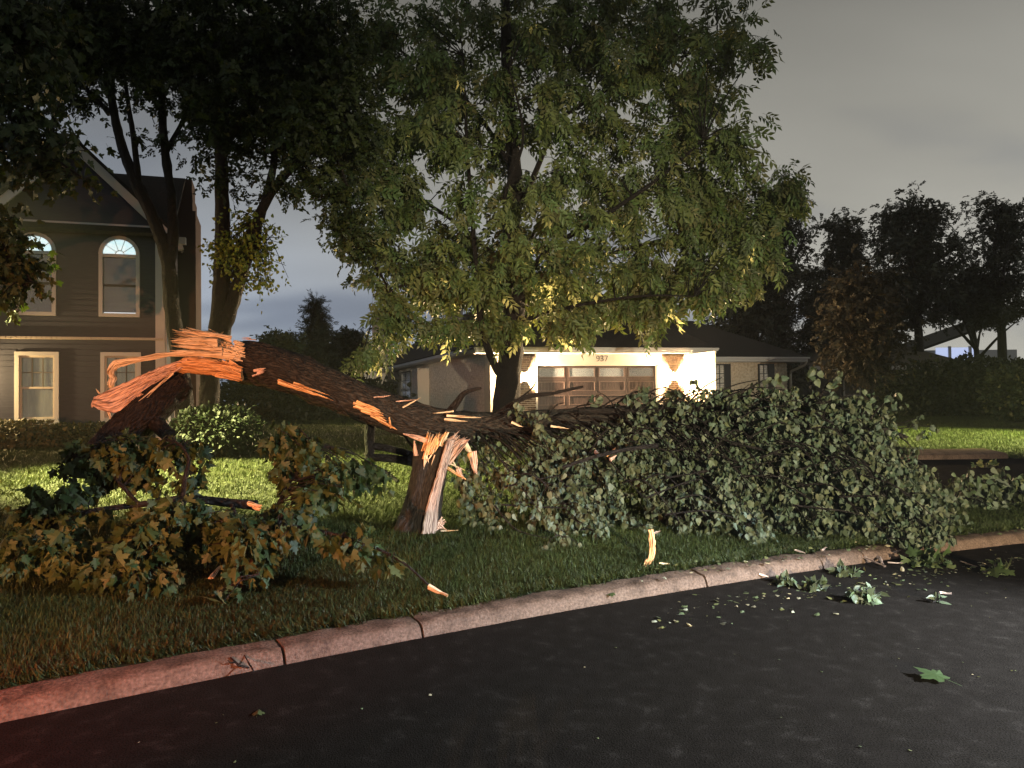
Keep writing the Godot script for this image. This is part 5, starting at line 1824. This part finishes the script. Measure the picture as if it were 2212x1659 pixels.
func build_debris() -> void:
	# long curl of bark with its pale inside up, standing in the grass
	var t := thing("bark_strip", "long pale curl of bark standing in the grass before the fallen crown", "bark", on_ground(1392, 1236))
	var g := on_ground(1392, 1236)
	var dd := -g.z
	part("bark_curl", sheet([at(1399, 1145, dd + 0.35), at(1402, 1170, dd + 0.30), at(1402, 1195, dd + 0.2), at(1390, 1220, dd + 0.08), at(1376, 1238, dd)], [at(1411, 1144, dd + 0.35), at(1416, 1170, dd + 0.30), at(1415, 1197, dd + 0.2), at(1404, 1224, dd + 0.08), at(1396, 1240, dd)], 6, 0.012, 0.012, 0.02), M.wood_orange, t)
	part("splinter", splinter(at(1412, 1152, dd + 0.33), at(1428, 1146, dd + 0.33), 0.02, 0.01, Vector3(0, 0, 1)), M.wood_pale, t)
	var list := [
		[952, 1157, 990, 1156, 0.03, "split stick of pale wood at the foot of the stump", "wood"], [915, 1159, 948, 1158, 0.015, "thin sliver of wood beside the split stick at the stump", "wood_pale"],
		[456, 1262, 484, 1228, 0.05, "pinkish chunk of split wood in the grass below the maple limb", "wood_pink"], [228, 1124, 252, 1122, 0.04, "small orange wood chip caught among the maple leaves", "wood"],
		[1424, 1229, 1446, 1231, 0.03, "orange wood chip in the grass beside the bark curl", "wood"], [1718, 1200, 1740, 1206, 0.03, "pale wood chip on the verge above the broken kerb", "wood_pale"],
		[1868, 1216, 1912, 1236, 0.045, "long pale splinter lying across the kerb gap", "wood_pale"], [1898, 1214, 1908, 1230, 0.05, "short blunt pale chip against the long splinter", "wood_pale"], [1918, 1226, 1950, 1228, 0.025, "thin pale splinter in the gutter past the kerb gap", "wood_pale"],
		[2030, 1293, 2056, 1295, 0.035, "white scrap of wood on the road near the yellowed sprig", "wood_pale"], [1776, 1200, 1786, 1193, 0.03, "tiny upright splinter on the verge under the crown", "wood_pale"], [2075, 1224, 2110, 1236, 0.02, "thin green-white sliver on the road by the pale leaf cluster", "wood_pale"], [1640, 1252, 1660, 1258, 0.03, "orange chip on top of the kerb stone", "wood_pink"], [1930, 1205, 1945, 1199, 0.03, "bright splinter stuck in the verge near the crown's tip", "wood_pale"]]
	for q in list:
		stick("wood_chip", q[5], "wood chip", on_top(q[0], q[1], 0.05), on_top(q[2], q[3], 0.05), q[4], M[q[6]])
	# dark twig lying over the kerb
	t = thing("twig", "dark forked twig lying over the face of the kerb", "twig", on_ground(500, 1440))
	var mb := MB.new()
	var a := on_top(545, 1452, 0.02)
	mb.tube([a, at(515, 1437, 4.42), at(498, 1420, 4.45)], [0.006, 0.007, 0.005], 6)
	mb.tube([at(508, 1430, 4.43), at(497, 1432, 4.40), at(492, 1426, 4.4)], [0.005, 0.004, 0.003], 6)
	mb.tube([at(548, 1450, 4.35), at(535, 1428, 4.45), at(528, 1415, 4.5)], [0.005, 0.004, 0.003], 6)
	part("stem", mb, M.bark_dark, t)
	# single leaves on the road
	var flat := [[2042, 1478, 0.18, 0.6, "large green maple leaf lying tilted on the wet road", 0, 0.22], [556, 1552, 0.075, 0.2, "small pale leaf alone on the dark road", 3, 0.15], [1505, 1291, 0.085, 1.2, "pale yellowish leaf scrap in the gutter by the kerb joint", 3, 0.1], [1326, 1287, 0.08, 2.0, "dark leaf stuck to the top of the kerb", 2, 0.1], [470, 1318, 0.16, 2.4, "broad maple leaf flat in the grass above the kerb", 0, 0.5], [510, 1306, 0.14, 0.9, "curled maple leaf in the grass next to the broad one", 3, 0.6]]
	for q in flat:
		var p := on_top(q[0], q[1], 0.02 if q[1] > 1280 and q[0] > 540 else 0.06)
		t = thing("leaf", q[4], "leaf", p)
		var o := put("blade", leaf_mesh.maple[0 if q[2] > 0.1 else 1], leaf_mats.maple[q[5]], t)
		o.transform = Transform3D(Basis(Vector3.UP, q[3]) * Basis(Vector3.RIGHT, -PI / 2 + q[6]) * Basis().scaled(Vector3.ONE * q[2]), Vector3(0, q[2] * 0.06, 0))
	# countless scraps
	var xs := [[], []]
	var cs := [[], []]
	for i in 2600:
		var near_kerb := rng.randf() < 0.5
		var x := rnd(1.0, 7.5) if near_kerb else rnd(-4.5, 7.0)
		var s := (rng.randfn() * 0.30 - 0.25) if near_kerb else rnd(-3.2, 2.6)
		if not near_kerb and rng.randf() < (0.8 if x < 1.5 else 0.6):
			continue
		var dk := kerb_d(x) + s
		var y := 0.004
		if s > 0.0:
			y = 0.15 if s < 0.25 else ground(x, -dk) + 0.03
		var p := Vector3(x, y, -dk)
		if not sees(p):
			continue
		var size := rnd(0.012, 0.05) if near_kerb else rnd(0.006, 0.022)
		var k := i % 2
		xs[k].append(leaf_at(p + Vector3(0, size * 0.15, 0), Vector3(rnd(-1, 1), rnd(-0.15, 0.3), rnd(-1, 1)), Vector3(rnd(-0.4, 0.4), 1, rnd(-0.4, 0.4)), size))
		cs[k].append(shade_of(lin(0.10, 0.11, 0.045) if rng.randf() < 0.7 else lin(0.32, 0.28, 0.18), 0.5))
	for k in 2:
		var o := scatter("leaf_litter", leaf_mesh.linden[k], M.leaf_any, xs[k], cs[k])
		o.set_meta("label", "torn leaf scraps strewn over the gutter and road")
		o.set_meta("category", "leaf litter")
